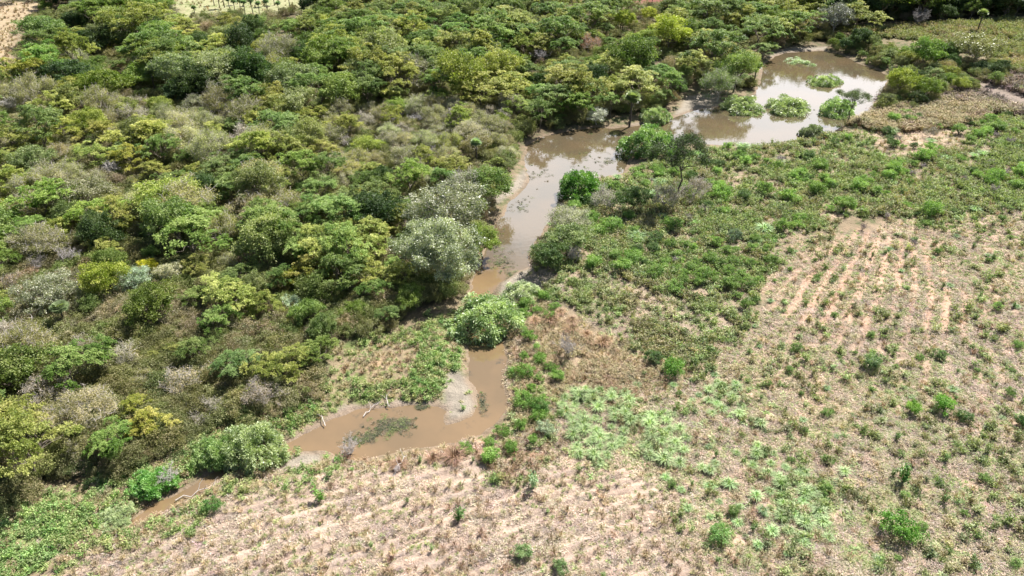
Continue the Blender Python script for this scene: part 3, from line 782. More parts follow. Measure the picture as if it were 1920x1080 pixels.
pf = [(402, 10), (412, 16), (421, 14), (432, 22), (441, 27), (452, 24), (460, 28), (475, 27), (487, 29), (503, 27), (523, 28), (544, 14), (497, 12), (470, 10), (445, 8), (515, 10)]
for i, (a, b) in enumerate(pf):
    base_spot('palm', a, b, 24 + (i * 7 % 5), (.14, .21, .12), None, 'palm', words='small fan palm', group='fan palms on the far clearing')
spot('round', 195, 525, 44, (.20, .23, .035), 'yellow-green leafy tree between grey trees in lower left woodland')
spot('round', 280, 502, 20, (.55, .50, .06), 'bright yellow tree crown in lower left woodland')
spot('silver', 250, 522, 32, (.28, .34, .26), 'silvery blue-green tree beside the yellow crown')
spot('silver', 318, 512, 26, (.38, .36, .26), 'pale straw-tinted tree right of the yellow crown')
spot('bare', 130, 478, 36, (.36, .33, .32), 'mauve leafless tree in the grey patch of the lower left woodland', hs=1.1)
spot('silver', 90, 548, 52, (.24, .245, .17), 'wide grey-green crown at the left edge woodland')
spot('bare', 72, 492, 32, (.42, .38, .36), 'pinkish leafless tree behind the wide grey-green crown')
spot('bare', 150, 540, 26, (.44, .40, .38), 'pale leafless tree at the side of the wide grey-green crown')
spot('thin', 25, 528, 30, (.28, .20, .13), 'reddish half-bare tree at the left photo edge')
spot('round', 280, 575, 48, (.11, .14, .03), 'dark green leafy tree in front of the silvery and yellow crowns')
spot('dark', 500, 448, 56, (.19, .22, .08), 'large yellowish broadleaf crown in the middle of the woodland')
spot('dark', 185, 430, 44, (.06, .09, .03), 'dark broadleaf tree behind the yellow crown woodland')
spot('dark', 200, 72, 36, (.05, .075, .022), 'dark round tree by the far left straw clearing', hs=.8)
spot('dark', 140, 38, 26, (.04, .07, .02), 'dark tree right of the upper straw clearing', hs=.8)
spot('feathery', 202, 80, 26, (.42, .42, .07), 'yellow flat-topped tree in the upper left woodland', hs=.8)
spot('round', 1258, 62, 36, (.27, .30, .05), 'largest yellow tree toward the far right of the woodland')
spot('round', 1170, 38, 22, (.26, .29, .05), 'yellow-green narrow tree left of the largest yellow tree')
spot('round', 1218, 28, 17, (.28, .29, .05), 'small yellow tree near the far red field')
spot('thin', 1104, 78, 22, (.33, .17, .12), 'rusty red-brown crown in the far woodland', hs=1.1)
spot('bare', 1015, 100, 24, (.40, .37, .37), 'bare mauve tree in the far middle woodland')
spot('bare', 20, 190, 30, (.50, .48, .45), 'whitish dead tree at the left photo edge')
spot('bare', 205, 312, 32, (.44, .41, .385), 'pale grey dead tree in the left woodland')
spot('bare', 650, 262, 26, (.42, .38, .355), 'grey dead tree in the pale scrub of the woodland')
spot('silver', 1120, 212, 24, (.33, .33, .31), 'grey-white bush at the far bank before the solitary palm', 'shrub', hs=.8)
spot('bush', 1228, 212, 24, (.24, .30, .14), 'pale round bush right of the solitary fan palm', 'shrub')
spot('thorn', 1350, 155, 40, (.14, .19, .07), 'rounded olive tree on the left shore of the lagoon', hs=.9)
spot('round', 1382, 130, 40, (.17, .22, .07), 'leafy tree left of the dark lagoon palm')
spot('bush', 470, 612, 28, (.42, .48, .36), 'whitish flowering shrub low in the lower woodland', 'shrub', hs=.7)
spot('silver', 548, 572, 24, (.38, .44, .34), 'small silvery crown right of the woodland centre')
spot('silver', 1830, 88, 44, (.19, .19, .08), 'big dull yellow-flecked tree right of the lagoon', hs=.8)
spot('round', 1690, 152, 30, (.20, .23, .04), 'yellow-topped small tree at the right lagoon shore')
spot('round', 1740, 100, 32, (.12, .19, .04), 'green tree behind the yellow-topped lagoon tree')
spot('dark', 1845, 125, 24, (.08, .12, .05), 'rounded bush at the bright lawn corner', 'shrub', hs=.5)
spot('silver', 1570, 30, 34, (.17, .17, .17), 'grey rounded tree at the left end of the dark belt')
spot('bare', 1725, 26, 28, (.25, .235, .23), 'greyish bare tree within the dark belt')
spot('dark', 1372, 45, 22, (.09, .095, .02), 'brownish olive round tree above the lagoon')
base_spot('thin', 1742, 258, 28, (.16, .14, .10), 'tiny dark sapling on the bare patch right of the lagoon')
base_spot('bare', 1683, 265, 22, (.24, .21, .19), 'thin leafless sapling left of the bare patch')
base_spot('bare', 1712, 462, 26, (.25, .21, .20), 'thin leafless sapling at the top of the ploughed field')
base_spot('bare', 1616, 432, 26, (.22, .18, .17), 'thin leafless sapling at the near edge of the weeds')
spot('bush', 1525, 245, 22, (.17, .20, .12), 'small twiggy shrub at the near shore of the lagoon', 'shrub', hs=1.1)

# the shrubs of the open fields (foot x, foot y, height in the photograph)
for a, b, h_, k, c, lb in [
    (1682, 1005, 66, 'shrub', (.10, .21, .035), 'bright green bush casting a dark shadow low in the right field'),
    (1768, 772, 46, 'shrub', (.12, .24, .04), 'dense green bush at the far end of the bushy grass in the right field'),
    (1707, 775, 34, 'shrub', (.14, .25, .04), 'low green bush left of the dense bush in the right field'),
    (1805, 788, 28, 'shrub', (.07, .13, .04), 'small dark bush right of the dense bush in the right field'),
    (1630, 690, 42, 'shrub', (.13, .19, .09), 'grey-green bush in the middle of the right field'),
    (1760, 672, 26, 'shrub', (.13, .19, .08), 'round little bush below the ploughed red soil'),
    (1692, 905, 46, 'stalk', (.08, .16, .04), 'dark leafy sapling left of the field centre clump'),
    (1916, 800, 32, 'shrub', (.05, .10, .03), 'dark bush cut by the right photo edge'),
    (980, 1048, 40, 'shrub', (.16, .23, .10), 'grey-green bush at the bottom of the dry field'),
    (1052, 1070, 34, 'shrub', (.13, .19, .08), 'bush at the bottom photo edge right of the grey-green bush'),
    (860, 978, 36, 'stalk', (.09, .17, .05), 'green sapling in the middle of the dry field'),
    (600, 940, 34, 'stalk', (.11, .22, .04), 'bright sapling near the stream-side edge of the dry field'),
    (402, 955, 34, 'shrub', (.08, .17, .04), 'dark green bush on the near bank of the lower stream'),
    (1348, 1010, 44, 'shrub', (.16, .27, .09), 'leafy bush at the left of the lower mint grass'),
    (1010, 770, 36, 'shrub', (.09, .17, .04), 'dark green bush on the right bank of the pool'),
    (1024, 812, 34, 'shrub', (.28, .32, .24), 'whitish flowering weed bush by the mint grass'),
    (1225, 680, 34, 'shrub', (.08, .13, .05), 'dark bush at the lower end of the weeds'),
    (1262, 700, 44, 'shrub', (.11, .21, .04), 'green bush right of the dark bush below the weeds'),
    (1375, 450, 28, 'shrub', (.11, .15, .10), 'blue-grey bush in the middle of the weeds'),
    (1850, 850, 30, 'stalk', (.16, .20, .08), 'thin shrub near the right photo edge'),
    (1000, 915, 44, 'stalk', (.17, .24, .13), 'grey-green sapling at the edge of the dry field'),
    (745, 885, 28, 'bare', (.5, .45, .43), 'bleached dead twig bush at the rust grass'),
    ]:
    base_spot(k, a, b, h_, c, lb, 'shrub')
for a, b, h_ in [(1425, 798, 26), (1215, 838, 26), (1160, 835, 22), (1112, 828, 24), (1253, 810, 24), (1510, 985, 34), (1497, 893, 22),
                 (1520, 925, 30), (1583, 888, 26), (1535, 965, 34), (1330, 885, 26), (1315, 880, 22), (1340, 872, 20), (1460, 900, 26)]:
    base_spot('clump', a, b, h_, tuple(np.array(MINT) * rng.uniform(.8, 1.15)), None, 'grass clump', words='large mint-green grass clump', group='mint-green grass clumps in the field')

# woodland filled tree by tree
def poisson(poly, rmin_fn, n_try, inside_extra=None, keep=None):
    x0, y0 = Z[poly].min(0); x1, y1 = Z[poly].max(0)
    x0 = max(x0, -190); x1 = min(x1, 190); y1 = min(y1, 262)
    out = []
    X = rng.uniform(x0, x1, n_try); Y = rng.uniform(y0, y1, n_try)
    ok = (sdist(Z[poly], X, Y) > 0) & (sdist(RIVER, X, Y) < -1.5)
    U, V = px_of(X, Y, np.full(n_try, 3.0)); ok &= (U > -90) & (U < 2010) & (V > -70) & (V < 1150)
    U2, V2 = px_of(X, Y, np.full(n_try, 5.2)); Xg, Yg = at(U2, V2, .8)
    for ex in (inside_extra or []): ok &= (sdist(Z[ex], X, Y) < 1.0) & (sdist(Z[ex], Xg, Yg) < -3.5)
    X, Y, U, V = X[ok], Y[ok], U[ok], V[ok]
    grid = {}
    for x, y, u, v in zip(X, Y, U, V):
        rm = rmin_fn(u, v)
        if any((x - a) ** 2 + (y - b) ** 2 < (c * .72 + rm * .35) ** 2 for a, b, c in PLACED if c > .8): continue
        gi, gj = int(x // 6), int(y // 6); bad = False
        for a in range(gi - 1, gi + 2):
            for b in range(gj - 1, gj + 2):
                for (p, q, w) in grid.get((a, b), ()):
                    if (p - x) ** 2 + (q - y) ** 2 < (min(rm, w)) ** 2: bad = True
        if bad: continue
        grid.setdefault((gi, gj), []).append((x, y, rm)); out.append((x, y, u, v))
    return out
def pinpoly(u, v, x0, y0, x1, y1): return x0 < u < x1 and y0 < v < y1
LOOK = {  # look name -> (proto, words, colour, jitter)
    'olive': ('feathery', 'olive feathery tree', (.180, .195, .042)),
    'green': ('layered', 'green spreading tree', (.105, .155, .032)),
    'bright': ('layered', 'bright green spreading tree', (.125, .190, .040)),
    'leafy': ('round', 'mid-green leafy tree', (.110, .150, .038)),
    'dusty': ('round', 'dusty grey-green leafy tree', (.150, .170, .075)),
    'lime': ('round', 'yellow-green leafy tree', (.175, .20, .045)),
    'deep': ('dark', 'dark green broadleaf tree', (.042, .070, .022)),
    'thorn': ('thorn', 'olive-brown twiggy tree', (.205, .195, .085)),
    'thornpale': ('thorn', 'pale straw-green twiggy tree', (.255, .250, .130)),
    'thin': ('thin', 'half-bare greyish tree', (.225, .205, .145)),
    'bare': ('bare', 'leafless grey tree', (.32, .285, .255)),
    'silver': ('silver', 'pale silvery tree', (.27, .31, .20)),
}
def mix_for(u, v):
    if pinpoly(u, v, 0, 540, 560, 960) and not pinpoly(u, v, 380, 560, 780, 640):
        return dict(thorn=8, olive=3, thin=3, green=2.0, dusty=.15, leafy=1.6, bare=.6, deep=.4)
    if pinpoly(u, v, 560, 520, 800, 700): return dict(green=5, leafy=4, olive=1)
    if pinpoly(u, v, 620, 195, 960, 330): return dict(thornpale=6, thorn=4, bare=1.6, thin=2, lime=.9, olive=1.5)
    if pinpoly(u, v, 380, 330, 790, 560): return dict(green=4, leafy=3, bright=3, olive=2, thorn=1, deep=.6, dusty=.6)
    if pinpoly(u, v, 620, 0, 1480, 200): return dict(green=6, olive=4, leafy=2.4, deep=1.1, bright=1, dusty=1.4, thorn=.8, bare=.25, lime=.6)
    if pinpoly(u, v, -100, -50, 620, 180): return dict(green=2.5, olive=3.5, leafy=3, deep=1.6, dusty=2, thorn=2, thin=.6, lime=.3)
    if pinpoly(u, v, -100, 180, 640, 420): return dict(olive=5.5, thorn=3, green=2, thornpale=1.5, lime=.9, bare=.5, thin=.9, dusty=1, bright=1)
    return dict(green=3, olive=3, leafy=2, thorn=1.5, dusty=1)
def pick(d):
    k = list(d); w = np.array([d[i] for i in k], float); return k[rng.choice(len(k), p=w / w.sum())]
def size_for(u, v):
    if pinpoly(u, v, 620, 200, 985, 335): return .62
    if v < 200: return .98
    if v > 560: return .84
    return .86
def rmin(u, v): return (3.45 if v > 330 and u < 700 else 4.0) * size_for(u, v) * (1.06 if v < 60 else 1.0)
def wood_tree(x, y, u, v, lk, grp, f=1.0):
    key, words, c = LOOK[lk]
    s = size_for(u, v) * rng.choice([.5, .7, .85, 1.0, 1.1, 1.25, 1.42]) * rng.uniform(.93, 1.07) * f
    dr = -float(sdist(RIVER, np.array([x]), np.array([y]))[0])
    if dr < 5: s *= .7
    u4, v4 = px_of(x, y, 4.5 * s); ru = 3.6 * s * FPX / (y * cp + CAM_H * sp)
    for (a, b, c_, yy) in CROWNS:
        if yy > y:
            q = math.hypot(a - u4, b - v4)
            if q < .55 * c_ + .5 * ru: return
            if q < .9 * c_ + .85 * ru: s = min(s, .6)
    k = rng.uniform(.76, 1.2); hue = rng.normal() * .055
    k *= 1.12
    if v > 330 and key in ('feathery', 'layered'): s = min(s * .82, .95)
    if v > 560: s = min(s, .9)
    c = (c[0] * k * (1 + hue), c[1] * k, c[2] * k * (1 + rng.normal() * .15))
    if key == 'dark': s *= .8
    put(key, x, y, (s * rng.uniform(.82, 1.28), s * rng.uniform(.82, 1.2), s * rng.uniform(.75, 1.1)), None, c, words=words, group=grp)
wood = poisson('forest', rmin, 60000, ['straw_nw', 'palm_lawn', 'red_field'])
for x, y, u, v in wood:
    wood_tree(x, y, u, v, pick(mix_for(u, v)), 'trees of the woodland left of the river')
belt = poisson('dark_belt', lambda u, v: 4.6, 20000)
for x, y, u, v in belt:
    wood_tree(x, y, u, v, pick(dict(deep=7, leafy=1.5, dusty=1)), 'trees of the dark belt beyond the meadow', 1.6)
hedge = poisson('hedge', lambda u, v: 3.0, 12000)
for x, y, u, v in hedge:
    wood_tree(x, y, u, v, pick(dict(leafy=4, green=1, deep=4, dusty=3, lime=.3, thorn=1)), 'trees on the right shore of the lagoon', .66)

# scattered shrubs in weeds, banks and fields
def scatter_things(zn, n, key, words, c, cat, grp, smin, smax, even=False, rm=1.2, jit=.2):
    P = poisson(zn, lambda u, v: rm, n * 90)
    P = [p for p in P if float(sdist(Z['track'], np.array([p[0]]), np.array([p[1]]))[0]) < -1.0]
    P = [p for p in P if -30 < p[3] < 1110 and even + float(fbm(np.array([p[0]]), np.array([p[1]]), 9.0, len(words) + n, 2)[0]) > .5][:n]
    for x, y, u, v in P:
        k = rng.uniform(1 - jit, 1 + jit)
        s = smin + (smax - smin) * rng.random() ** 1.6
        put(key, x, y, s, s * rng.uniform(.8, 1.1), tuple(np.array(c) * k), words=words, cat=cat, group=grp)
scatter_things('weeds', 130, 'shrub', 'green leafy weed shrub', (.15, .235, .06), 'shrub', 'leafy shrubs among the weeds', .45, 1.1)
scatter_things('weeds', 55, 'shrub', 'dark green weed shrub', (.075, .12, .045), 'shrub', 'leafy shrubs among the weeds', .4, .85)
scatter_things('weeds_low', 55, 'shrub', 'low green weed shrub', (.13, .20, .055), 'shrub', 'leafy shrubs among the weeds', .35, .8)
scatter_things('weeds', 24, 'bare', 'leafless little shrub', (.30, .26, .25), 'shrub', 'leafless shrubs among the weeds', .22, .45)
scatter_things('right_field', 60, 'shrub', 'small green field shrub', (.13, .20, .06), 'shrub', 'small shrubs in the right field', .22, .5, rm=3)
scatter_things('right_field', 40, 'stalk', 'small leafy sapling', (.11, .17, .06), 'shrub', 'small saplings in the right field', .5, .9, rm=3)
scatter_things('dry_field', 22, 'stalk', 'small weedy sapling', (.15, .20, .08), 'shrub', 'small saplings in the dry field', .4, .8, rm=3)
scatter_things('mint_a', 80, 'clump', 'mint-green grass clump', MINT, 'grass clump', 'mint-green grass clumps in the field', .7, 1.35, rm=.95, even=True)
scatter_things('mint_c', 26, 'clump', 'mint-green grass clump', MINT, 'grass clump', 'mint-green grass clumps in the field', .8, 1.35, rm=1.0, even=True)
scatter_things('mint_d', 18, 'clump', 'mint-green grass clump', MINT, 'grass clump', 'mint-green grass clumps in the field', .8, 1.2, rm=1.1, even=True)
scatter_things('mint_wide', 60, 'clump', 'mint-green grass clump', (.30, .44, .19), 'grass clump', 'mint-green grass clumps in the field', .5, 1.1, rm=1.5)
scatter_things('mint_b', 60, 'clump', 'mint-green grass clump', (.29, .40, .16), 'grass clump', 'mint-green grass clumps in the field', .6, 1.25, rm=1.2, even=True)
scatter_things('right_field', 35, 'clump', 'mint-green grass clump', (.22, .33, .15), 'grass clump', 'mint-green grass clumps in the field', .5, .9, rm=3)
scatter_things('weeds', 22, 'clump', 'mint-green grass clump', (.32, .46, .22), 'grass clump', 'mint-green grass clumps in the field', 1.2, 2.2, rm=2)
scatter_things('bank_w', 45, 'shrub', 'bright green bank shrub', (.13, .25, .04), 'shrub', 'leafy shrubs on the left bank', .35, .75, rm=1.6)
scatter_things('bank_e', 40, 'shrub', 'bright green bank shrub', (.13, .22, .045), 'shrub', 'leafy shrubs on the right bank', .35, .7, rm=1.6)
scatter_things('brown_grass', 14, 'drybush', 'brown dry bush', (.34, .22, .13), 'bush', 'dry bushes in the brown grass', .8, 1.3, rm=1.6)
scatter_things('rust_grass', 14, 'drybush', 'rust-red dry bush', (.27, .165, .105), 'bush', 'dry bushes along the near bank', .8, 1.3, rm=1.6)
scatter_things('mauve', 60, 'drybush', 'mauve dry bush', (.22, .165, .15), 'bush', 'dry bushes beside the dirt track', 1.1, 2.0, rm=1.7, even=True)

# ------------------------------------------------------------------ ground cover as stuff (geometry nodes on points)
def stuff(name, meshes, P, rot, scl, colr, k, label_cat=None):
    objs = []
    for i, me in enumerate(meshes):
        objs.append(bpy.data.objects.new(name + '_sprig', me))     # not linked to the scene: only instanced
    n = len(P)
    me = bpy.data.meshes.new(name); me.vertices.add(n); me.vertices.foreach_set('co', np.asarray(P, np.float32).ravel())
    a = me.attributes.new('rot', 'FLOAT_VECTOR', 'POINT'); a.data.foreach_set('vector', np.asarray(rot, np.float32).ravel())
    a = me.attributes.new('scl', 'FLOAT_VECTOR', 'POINT'); a.data.foreach_set('vector', np.asarray(scl, np.float32).ravel())
    a = me.attributes.new('k', 'INT', 'POINT'); a.data.foreach_set('value', np.asarray(k, np.int32))
    a = me.attributes.new('col', 'FLOAT_COLOR', 'POINT'); a.data.foreach_set('color', np.hstack([colr, np.ones((n, 1))]).astype(np.float32).ravel())
    o = bpy.data.objects.new(name, me); col.objects.link(o); o['kind'] = 'stuff'
    g = bpy.data.node_groups.new(name, 'GeometryNodeTree')
    g.interface.new_socket('Geometry', in_out='INPUT', socket_type='NodeSocketGeometry')
    g.interface.new_socket('Geometry', in_out='OUTPUT', socket_type='NodeSocketGeometry')
    gi = g.nodes.new('NodeGroupInput'); go = g.nodes.new('NodeGroupOutput'); jn = g.nodes.new('GeometryNodeJoinGeometry')
    m2p = g.nodes.new('GeometryNodeMeshToPoints'); g.links.new(gi.outputs[0], m2p.inputs['Mesh'])
    def named(nm, typ):
        q = g.nodes.new('GeometryNodeInputNamedAttribute'); q.data_type = typ; q.inputs['Name'].default_value = nm; return q.outputs['Attribute']
    ra, sa, ka = named('rot', 'FLOAT_VECTOR'), named('scl', 'FLOAT_VECTOR'), named('k', 'INT')
    e2r = g.nodes.new('FunctionNodeEulerToRotation'); g.links.new(ra, e2r.inputs[0])
    for i, ob in enumerate(objs):
        oi = g.nodes.new('GeometryNodeObjectInfo'); oi.inputs['Object'].default_value = ob; oi.inputs['As Instance'].default_value = True
        cm = g.nodes.new('FunctionNodeCompare'); cm.data_type = 'INT'; cm.operation = 'EQUAL'
        ins = [s for s in cm.inputs if s.type == 'INT' and s.enabled] or [s for s in cm.inputs if s.type == 'INT']
        g.links.new(ka, ins[0]); ins[1].default_value = i
        iop = g.nodes.new('GeometryNodeInstanceOnPoints')
        g.links.new(m2p.outputs[0], iop.inputs['Points']); g.links.new(cm.outputs[0], iop.inputs['Selection'])
        g.links.new(oi.outputs['Geometry'], iop.inputs['Instance'])
        g.links.new(e2r.outputs[0], iop.inputs['Rotation']); g.links.new(sa, iop.inputs['Scale'])
        g.links.new(iop.outputs[0], jn.inputs[0])
    g.links.new(jn.outputs[0], go.inputs[0])
    md = o.modifiers.new('cover', 'NODES'); md.node_group = g
    return o
def candidates(n, box=(-60, 1980, -40, 1130)):
    """points over the seen ground, thinning out with distance"""
    py = rng.uniform(box[2], box[3], n * 2); px = rng.uniform(box[0], box[1], n * 2)
    X, Y = at(px, py, .9)
    dist = np.sqrt(X ** 2 + Y ** 2 + CAM_H ** 2)
    # equal per-pixel sampling is ~d^3 per area; keep a density per ground area falling as 1/d
    return X, Y, dist
def cover(name, meshes, n, zones_w, colours, smin, smax, patch=None, grow=.35, dmin_river=.15, seed=0, thr=.45, patch_size=3.0, exclude=(), rows=0.0, box=(-60, 1980, -40, 1130)):
    X, Y, dist = candidates(n, box)
    w = np.zeros(len(X))
    for z, ww in zones_w.items():
        zz = zone(z, X, Y, 1.8, 3.2) * ww
        w = np.maximum(w, zz)
    for ex in exclude: w *= sdist(Z[ex], X, Y) < -1.5
    w *= sdist(Z['track'], X, Y) < 0
    dr = -sdist(RIVER, X, Y)
    w *= dr > dmin_river
    for s_ in SANDS: w *= 1 - .9 * smooth(-.5, .5, sdist(Z[s_], X, Y))
    pn = fbm(X, Y, patch_size, 200 + seed, 3)
    if rows: w *= 1 - rows * zone('right_field', X, Y, 3) * smooth(.35, .75, furrow(X, Y, FB, 1.25, 51)) * smooth(.38, .6, fbm(X, Y, 9, 79, 3) + .25 * zone('red_soil', X, Y, 4, 4))
    w *= .12 + .88 * smooth(thr - .09, thr + .09, pn)
    keep = rng.random(len(X)) < w
    X, Y, dist, pn = X[keep], Y[keep], dist[keep], pn[keep]
    m = len(X)
    z = ground_z(X, Y)
    s = rng.uniform(smin, smax, m) * (dist / 70.0) ** grow
    # colour: pick of two neighbouring palette colours by a broad noise plus jitter
    pal = np.array(colours); t = np.clip(fbm(X, Y, 7, 300 + seed, 3) * 2.6 - .8 + rng.normal(size=m) * .42, 0, .999) * (len(pal) - 1)
    i0 = t.astype(int); f = (t - i0)[:, None]; C = pal[i0] * (1 - f) + pal[np.minimum(i0 + 1, len(pal) - 1)] * f
    C = C * rng.uniform(.75, 1.25, (m, 1)) * (1 + rng.normal(size=(m, 3)) * .05)
    C = np.clip(C, 0.01, 1)
    rot = np.stack([rng.normal(size=m) * .08, rng.normal(size=m) * .08, rng.uniform(0, 6.28, m)], 1)
    scl = np.stack([s, s, s * rng.uniform(.75, 1.2, m)], 1)
    print('cover', name, m)
    return stuff(name, meshes, np.stack([X, Y, z - .02], 1), rot, scl, C, rng.integers(0, len(meshes), m))
T_G = [p_tuft(200 + i, 26, .38, .9, .022, .8, .10).mesh('grass', M_STUFF) for i in range(3)]
T_T = [p_tuft(210 + i, 34, .75, .5, .016, .5, .16).mesh('tall_grass', M_DRY) for i in range(3)]
T_W = [p_weed(220 + i, .42, .42, 90, .15).mesh('weed', M_STUFF) for i in range(4)]
T_L = [p_litter(230 + i, 38, .55, .38).mesh('straw', M_DRY) for i in range(4)]
def small_bush(seed):
    tr, cr = p_round(seed, H=2.4, Rr=1.7, ncl=22, per=120, L=.17, crad=.68, low=.05); return cr.mesh('undergrowth', M_STUFF)
cover_u = None
T_U = [small_bush(240 + i) for i in range(4)]

cover('dry_litter', T_L, 80000, dict(dry_field=.24, right_field=.7, brown_grass=.6, rust_grass=.5, weeds=.3, weeds_low=.6, bare_e=.5, bank_e=.3),
      [(.50, .39, .28), (.40, .31, .25), (.25, .20, .18), (.45, .36, .28)], .6, 1.15, seed=1, thr=.47, patch_size=2.0, rows=.5)
cover('green_grass', T_G, 90000, dict(right_field=.32, weeds=.5, weeds_low=.6, bank_w=.5, bank_e=.55, mint_a=.5, mint_b=.6, dry_field=.05, bare_e=.1, meadow=.5, lawn_e=.9, palm_lawn=.6, straw_e=.3),
      [(.37, .37, .18), (.29, .33, .12), (.34, .42, .18), (.26, .33, .11)], .45, .95, seed=2, thr=.50, patch_size=1.4, rows=.8, exclude=('bare_e',))
cover('pale_grass', T_G, 26000, dict(mint_a=.5, mint_b=.4, mint_c=.4, mint_d=.35, mint_wide=.10, weeds=.2, weeds_low=.2, bare_e=.0),
      [(.35, .44, .20), (.28, .38, .15), (.42, .45, .24), (.24, .30, .12)], .8, 1.5, seed=11, thr=.5, patch_size=1.8, rows=.4, exclude=('bare_e',))
cover('short_grass', T_G, 120000, dict(right_field=.85, mint_b=.5, mint_a=.3, weeds=.3, bare_e=.2, meadow=.8, dry_field=.07),
      [(.38, .34, .20), (.31, .33, .14), (.26, .31, .11), (.41, .36, .23)], .35, .75, seed=6, thr=.38, patch_size=4, rows=.8)
cover('dry_grass', T_T, 60000, dict(brown_grass=1.0, brown_w=1.0, rust_grass=.9, bank_e=.5, bank_w=.2, weeds=.1, straw_e=.9, straw_nw=.8, mauve=.5, dry_field=.06, right_field=.06, meadow=.3, palm_lawn=.2),
      [(.40, .32, .19), (.33, .25, .15), (.46, .39, .25), (.28, .19, .12)], .6, 1.1, seed=3, thr=.38)
cover('tall_straw', T_T, 7000, dict(straw_e=1.0, mauve=.06, straw_nw=.3),
      [(.38, .31, .18), (.31, .25, .14), (.42, .36, .22), (.26, .19, .14)], 1.3, 2.4, seed=13, thr=.3, box=(1560, 1980, 140, 270))
cover('mauve_brush', T_T + T_L, 5000, dict(mauve=1.0),
      [(.20, .15, .14), (.26, .195, .175), (.15, .12, .105)], 1.2, 2.4, seed=14, thr=.35, box=(1600, 1980, 130, 240))
cover('meadow_grass', T_G + T_W, 9000, dict(meadow=1.0, lawn_e=.8),
      [(.28, .28, .12), (.22, .25, .09), (.34, .27, .16)], .9, 1.6, seed=15, thr=.4, box=(1560, 1980, 30, 150))
cover('low_weeds', T_W, 120000, dict(weeds=.82, weeds_low=.52, right_field=.035, mint_b=.06, lawn_e=.4, straw_e=.12, mauve=.2, meadow=.25, hedge=.4),
      [(.29, .33, .15), (.20, .25, .085), (.29, .36, .14), (.38, .41, .24), (.15, .19, .08), (.33, .30, .17)], .6, 1.5, seed=4, thr=.48, rows=.6, dmin_river=.7, exclude=('bare_e', 'brown_grass'))
cover('bank_weeds', T_W + T_G, 60000, dict(bank_w=1.0, bank_e=.6),
      [(.33, .38, .15), (.23, .34, .11), (.38, .35, .18), (.18, .31, .08), (.27, .37, .13)], .55, 1.25, seed=8, thr=.43, patch_size=2.2, dmin_river=.6, exclude=('brown_grass', 'brown_w', 'rust_grass'))
cover('undergrowth', T_U, 14000, dict(forest=.9, hedge=.9, dark_belt=.7),
      [(.20, .20, .085), (.25, .24, .11), (.17, .21, .065), (.29, .25, .16)], .38, .75, seed=5, thr=.3, grow=.3, dmin_river=1.0, exclude=('straw_nw', 'palm_lawn', 'red_field', 'meadow'))

# floating weed and debris on the water, driftwood on the banks
def water_weed():
    P = []
    for (a, b, rx, ry, n) in [(742, 796, 34, 13, 150), (700, 812, 40, 10, 50), (672, 825, 30, 8, 50), (940, 492, 22, 16, 60), (935, 455, 16, 30, 30), (965, 520, 20, 14, 40),
                              (1140, 303, 9, 7, 26), (1010, 330, 34, 22, 34), (1110, 300, 60, 22, 40), (980, 385, 24, 16, 26), (792, 764, 20, 4, 24), (905, 760, 6, 22, 24), (1195, 250, 30, 9, 24), (1390, 208, 44, 6, 46), (1478, 208, 44, 6, 46), (1546, 158, 30, 5, 30), (1498, 121, 40, 5, 40), (1570, 215, 36, 6, 30), (1085, 362, 40, 6, 20), (915, 640, 30, 3, 12), (1300, 216, 30, 9, 30)]:
        r1 = rng.normal(size=(n, 2)) * .5
        x, y = at(a + r1[:, 0] * rx, b + r1[:, 1] * ry, 0.0); P.append(np.stack([x, y], 1))
    P = np.concatenate(P); P = P[sdist(RIVER, P[:, 0], P[:, 1]) > -.2]; m = len(P)
    C = np.array([(.10, .11, .06), (.07, .08, .05), (.16, .20, .07), (.20, .16, .11)])[rng.integers(0, 4, m)]
    s_ = rng.uniform(.35, .9, m)
    stuff('water_weed', T_L + T_G, np.hstack([P, np.full((m, 1), .01)]), np.stack([np.zeros(m), np.zeros(m), rng.uniform(0, 6.28, m)], 1),
          np.stack([s_, s_, s_ * .6], 1), C, rng.integers(0, 7, m))
water_weed()
def driftwood(a, b, length, ang, label, forks=2):
    x, y, z = ground_at(a, b); mb = MB(); r = np.random.default_rng(int(a + b))
    P = curve((-length / 2, 0, .12), (length / 2, 0, .22), .12, r, 7, .06); mb.tube(P, np.linspace(.05, .02, 7), 6, .5)
    for k in range(forks):
        q = P[3 + k]; d = np.array([r.uniform(.2, .5), (-1) ** k * r.uniform(.3, .6), r.uniform(.1, .5)]) * length * .45
        mb.tube(curve(q, q + d, .05, r, 5, .1), np.linspace(.028, .01, 5), 5, .6)
    o = bpy.data.objects.new('driftwood_branch', mb.mesh('driftwood_branch', M_BARK_PALE)); col.objects.link(o)
    o.location = (x, y, max(z, .0)); o.rotation_euler = (0, 0, ang); o['category'] = 'driftwood'; o['label'] = label
driftwood(697, 768, 2.2, 1.0, 'pale forked driftwood branch lying at the pool edge', 2)
driftwood(606, 789, 1.6, 2.0, 'short pale driftwood stick on the muddy bank of the pool', 1)
driftwood(727, 752, 1.8, 1.9, 'driftwood branch on the mud above the pool', 2)
driftwood(750, 876, 2.4, 1.2, 'bleached fallen branch in the rust-coloured grass', 3)
driftwood(372, 925, 3.4, .5, 'crooked dead branch hanging over the lower stream', 3)
driftwood(95, 1030, 1.6, .3, 'dark stick lying on the mud in the lower left corner', 1)

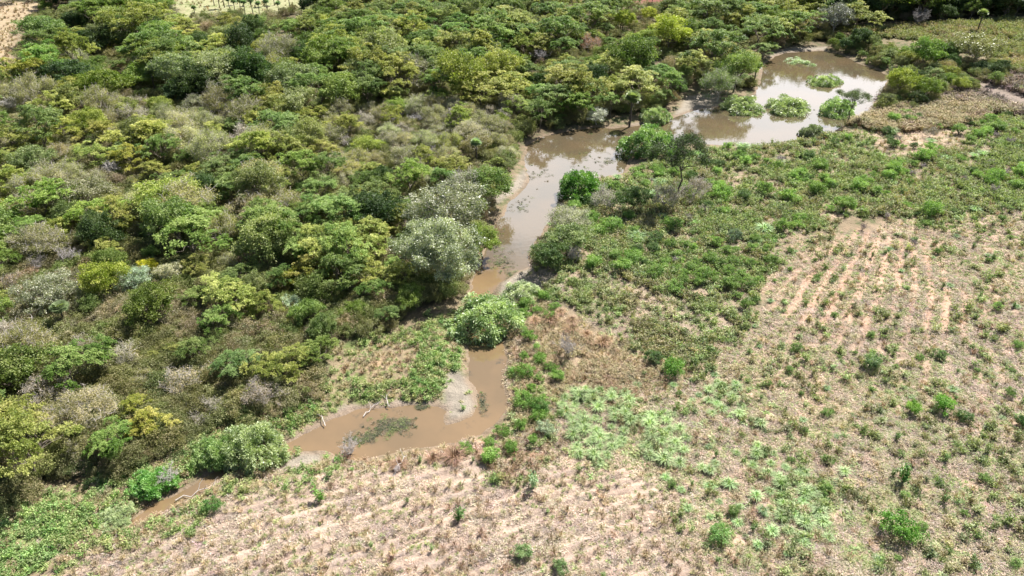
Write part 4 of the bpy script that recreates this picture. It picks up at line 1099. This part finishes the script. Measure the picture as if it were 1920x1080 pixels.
# ------------------------------------------------------------------ labels for the repeats: each found from the nearest landmark
LANDMARKS = [(l, u, v) for (o, w, l, u, v) in ITEMS if l]
SHORT = {}
def short(l): return l
ORD = ['nearest', 'second nearest', 'third nearest', 'fourth nearest', 'fifth nearest', 'sixth nearest', 'seventh nearest', 'eighth nearest', 'ninth nearest', 'tenth nearest']
LM = [('huge pale blossoming tree', 822, 462), ('channel-spanning pale shrub', 915, 592), ('pale shrub over the lower stream', 475, 832),
      ('whitish leafless bank bush', 315, 888), ('two pale lagoon islands', 1434, 198), ('small round lagoon island', 1546, 153),
      ('slender tall near-bank tree', 1268, 290), ('dark shrub in the channel', 1088, 344), ('solitary riverside fan palm', 1182, 190),
      ('fan palm in pale scrub', 893, 280), ('tall meadow fan palm', 1833, 40), ('pale sunken fan palm crown', 116, 598),
      ('bright yellow woodland crown', 280, 502), ('large yellowish broadleaf crown', 500, 448), ('pale grey dead tree', 205, 312),
      ('whitish dead tree at left edge', 20, 190), ('grey dead tree in scrub', 650, 262), ('yellow flat-topped tree', 202, 80),
      ('bare mauve far tree', 1015, 100), ('rusty red-brown crown', 1104, 78), ('largest yellow far tree', 1258, 62),
      ('leafless sapling in brown grass', 1066, 640), ('grey bush at the muddy pool', 655, 832), ('ploughed red soil', 1640, 550),
      ('bare patch beyond the weeds', 1720, 265), ('green bush with dark shadow', 1682, 985), ('dense bush in right field', 1768, 755),
      ('grey-green bush at bottom', 980, 1030), ('leafy bush by lower mint grass', 1348, 995), ('whitish flowering weed bush', 1024, 800),
      ('small fan palm on clearing', 368, 24), ('whitish flowering woodland shrub', 470, 612), ('red far field', 1130, 4), ('blue-grey weed bush', 1375, 440)]
buckets = {}
for it in ITEMS:
    o, words, label, u, v = it
    if label: continue
    best = min(LM, key=lambda l: (l[1] - u) ** 2 + (l[2] - v) ** 2)
    dx, dy = u - best[1], v - best[2]
    dirn = ('right of' if dx > 0 else 'left of') if abs(dx) > abs(dy) else ('in front of' if dy > 0 else 'behind')
    buckets.setdefault((words, dirn, best[0]), []).append((dx * dx + dy * dy, it))
for (words, dirn, lm), L in buckets.items():
    L.sort(key=lambda q: q[0])
    for i, (d, it) in enumerate(L):
        rank = '' if len(L) == 1 else (', ' + (ORD[i] if i < 10 else '%dth nearest' % (i + 1)))
        lab = words + rank + ' ' + dirn + ' the ' + lm
        it[0]['label'] = lab.replace('21th', '21st').replace('22th', '22nd').replace('23th', '23rd').replace('31th', '31st')
print('things', len(ITEMS), 'wood', len(wood), 'belt', len(belt), 'hedge', len(hedge))
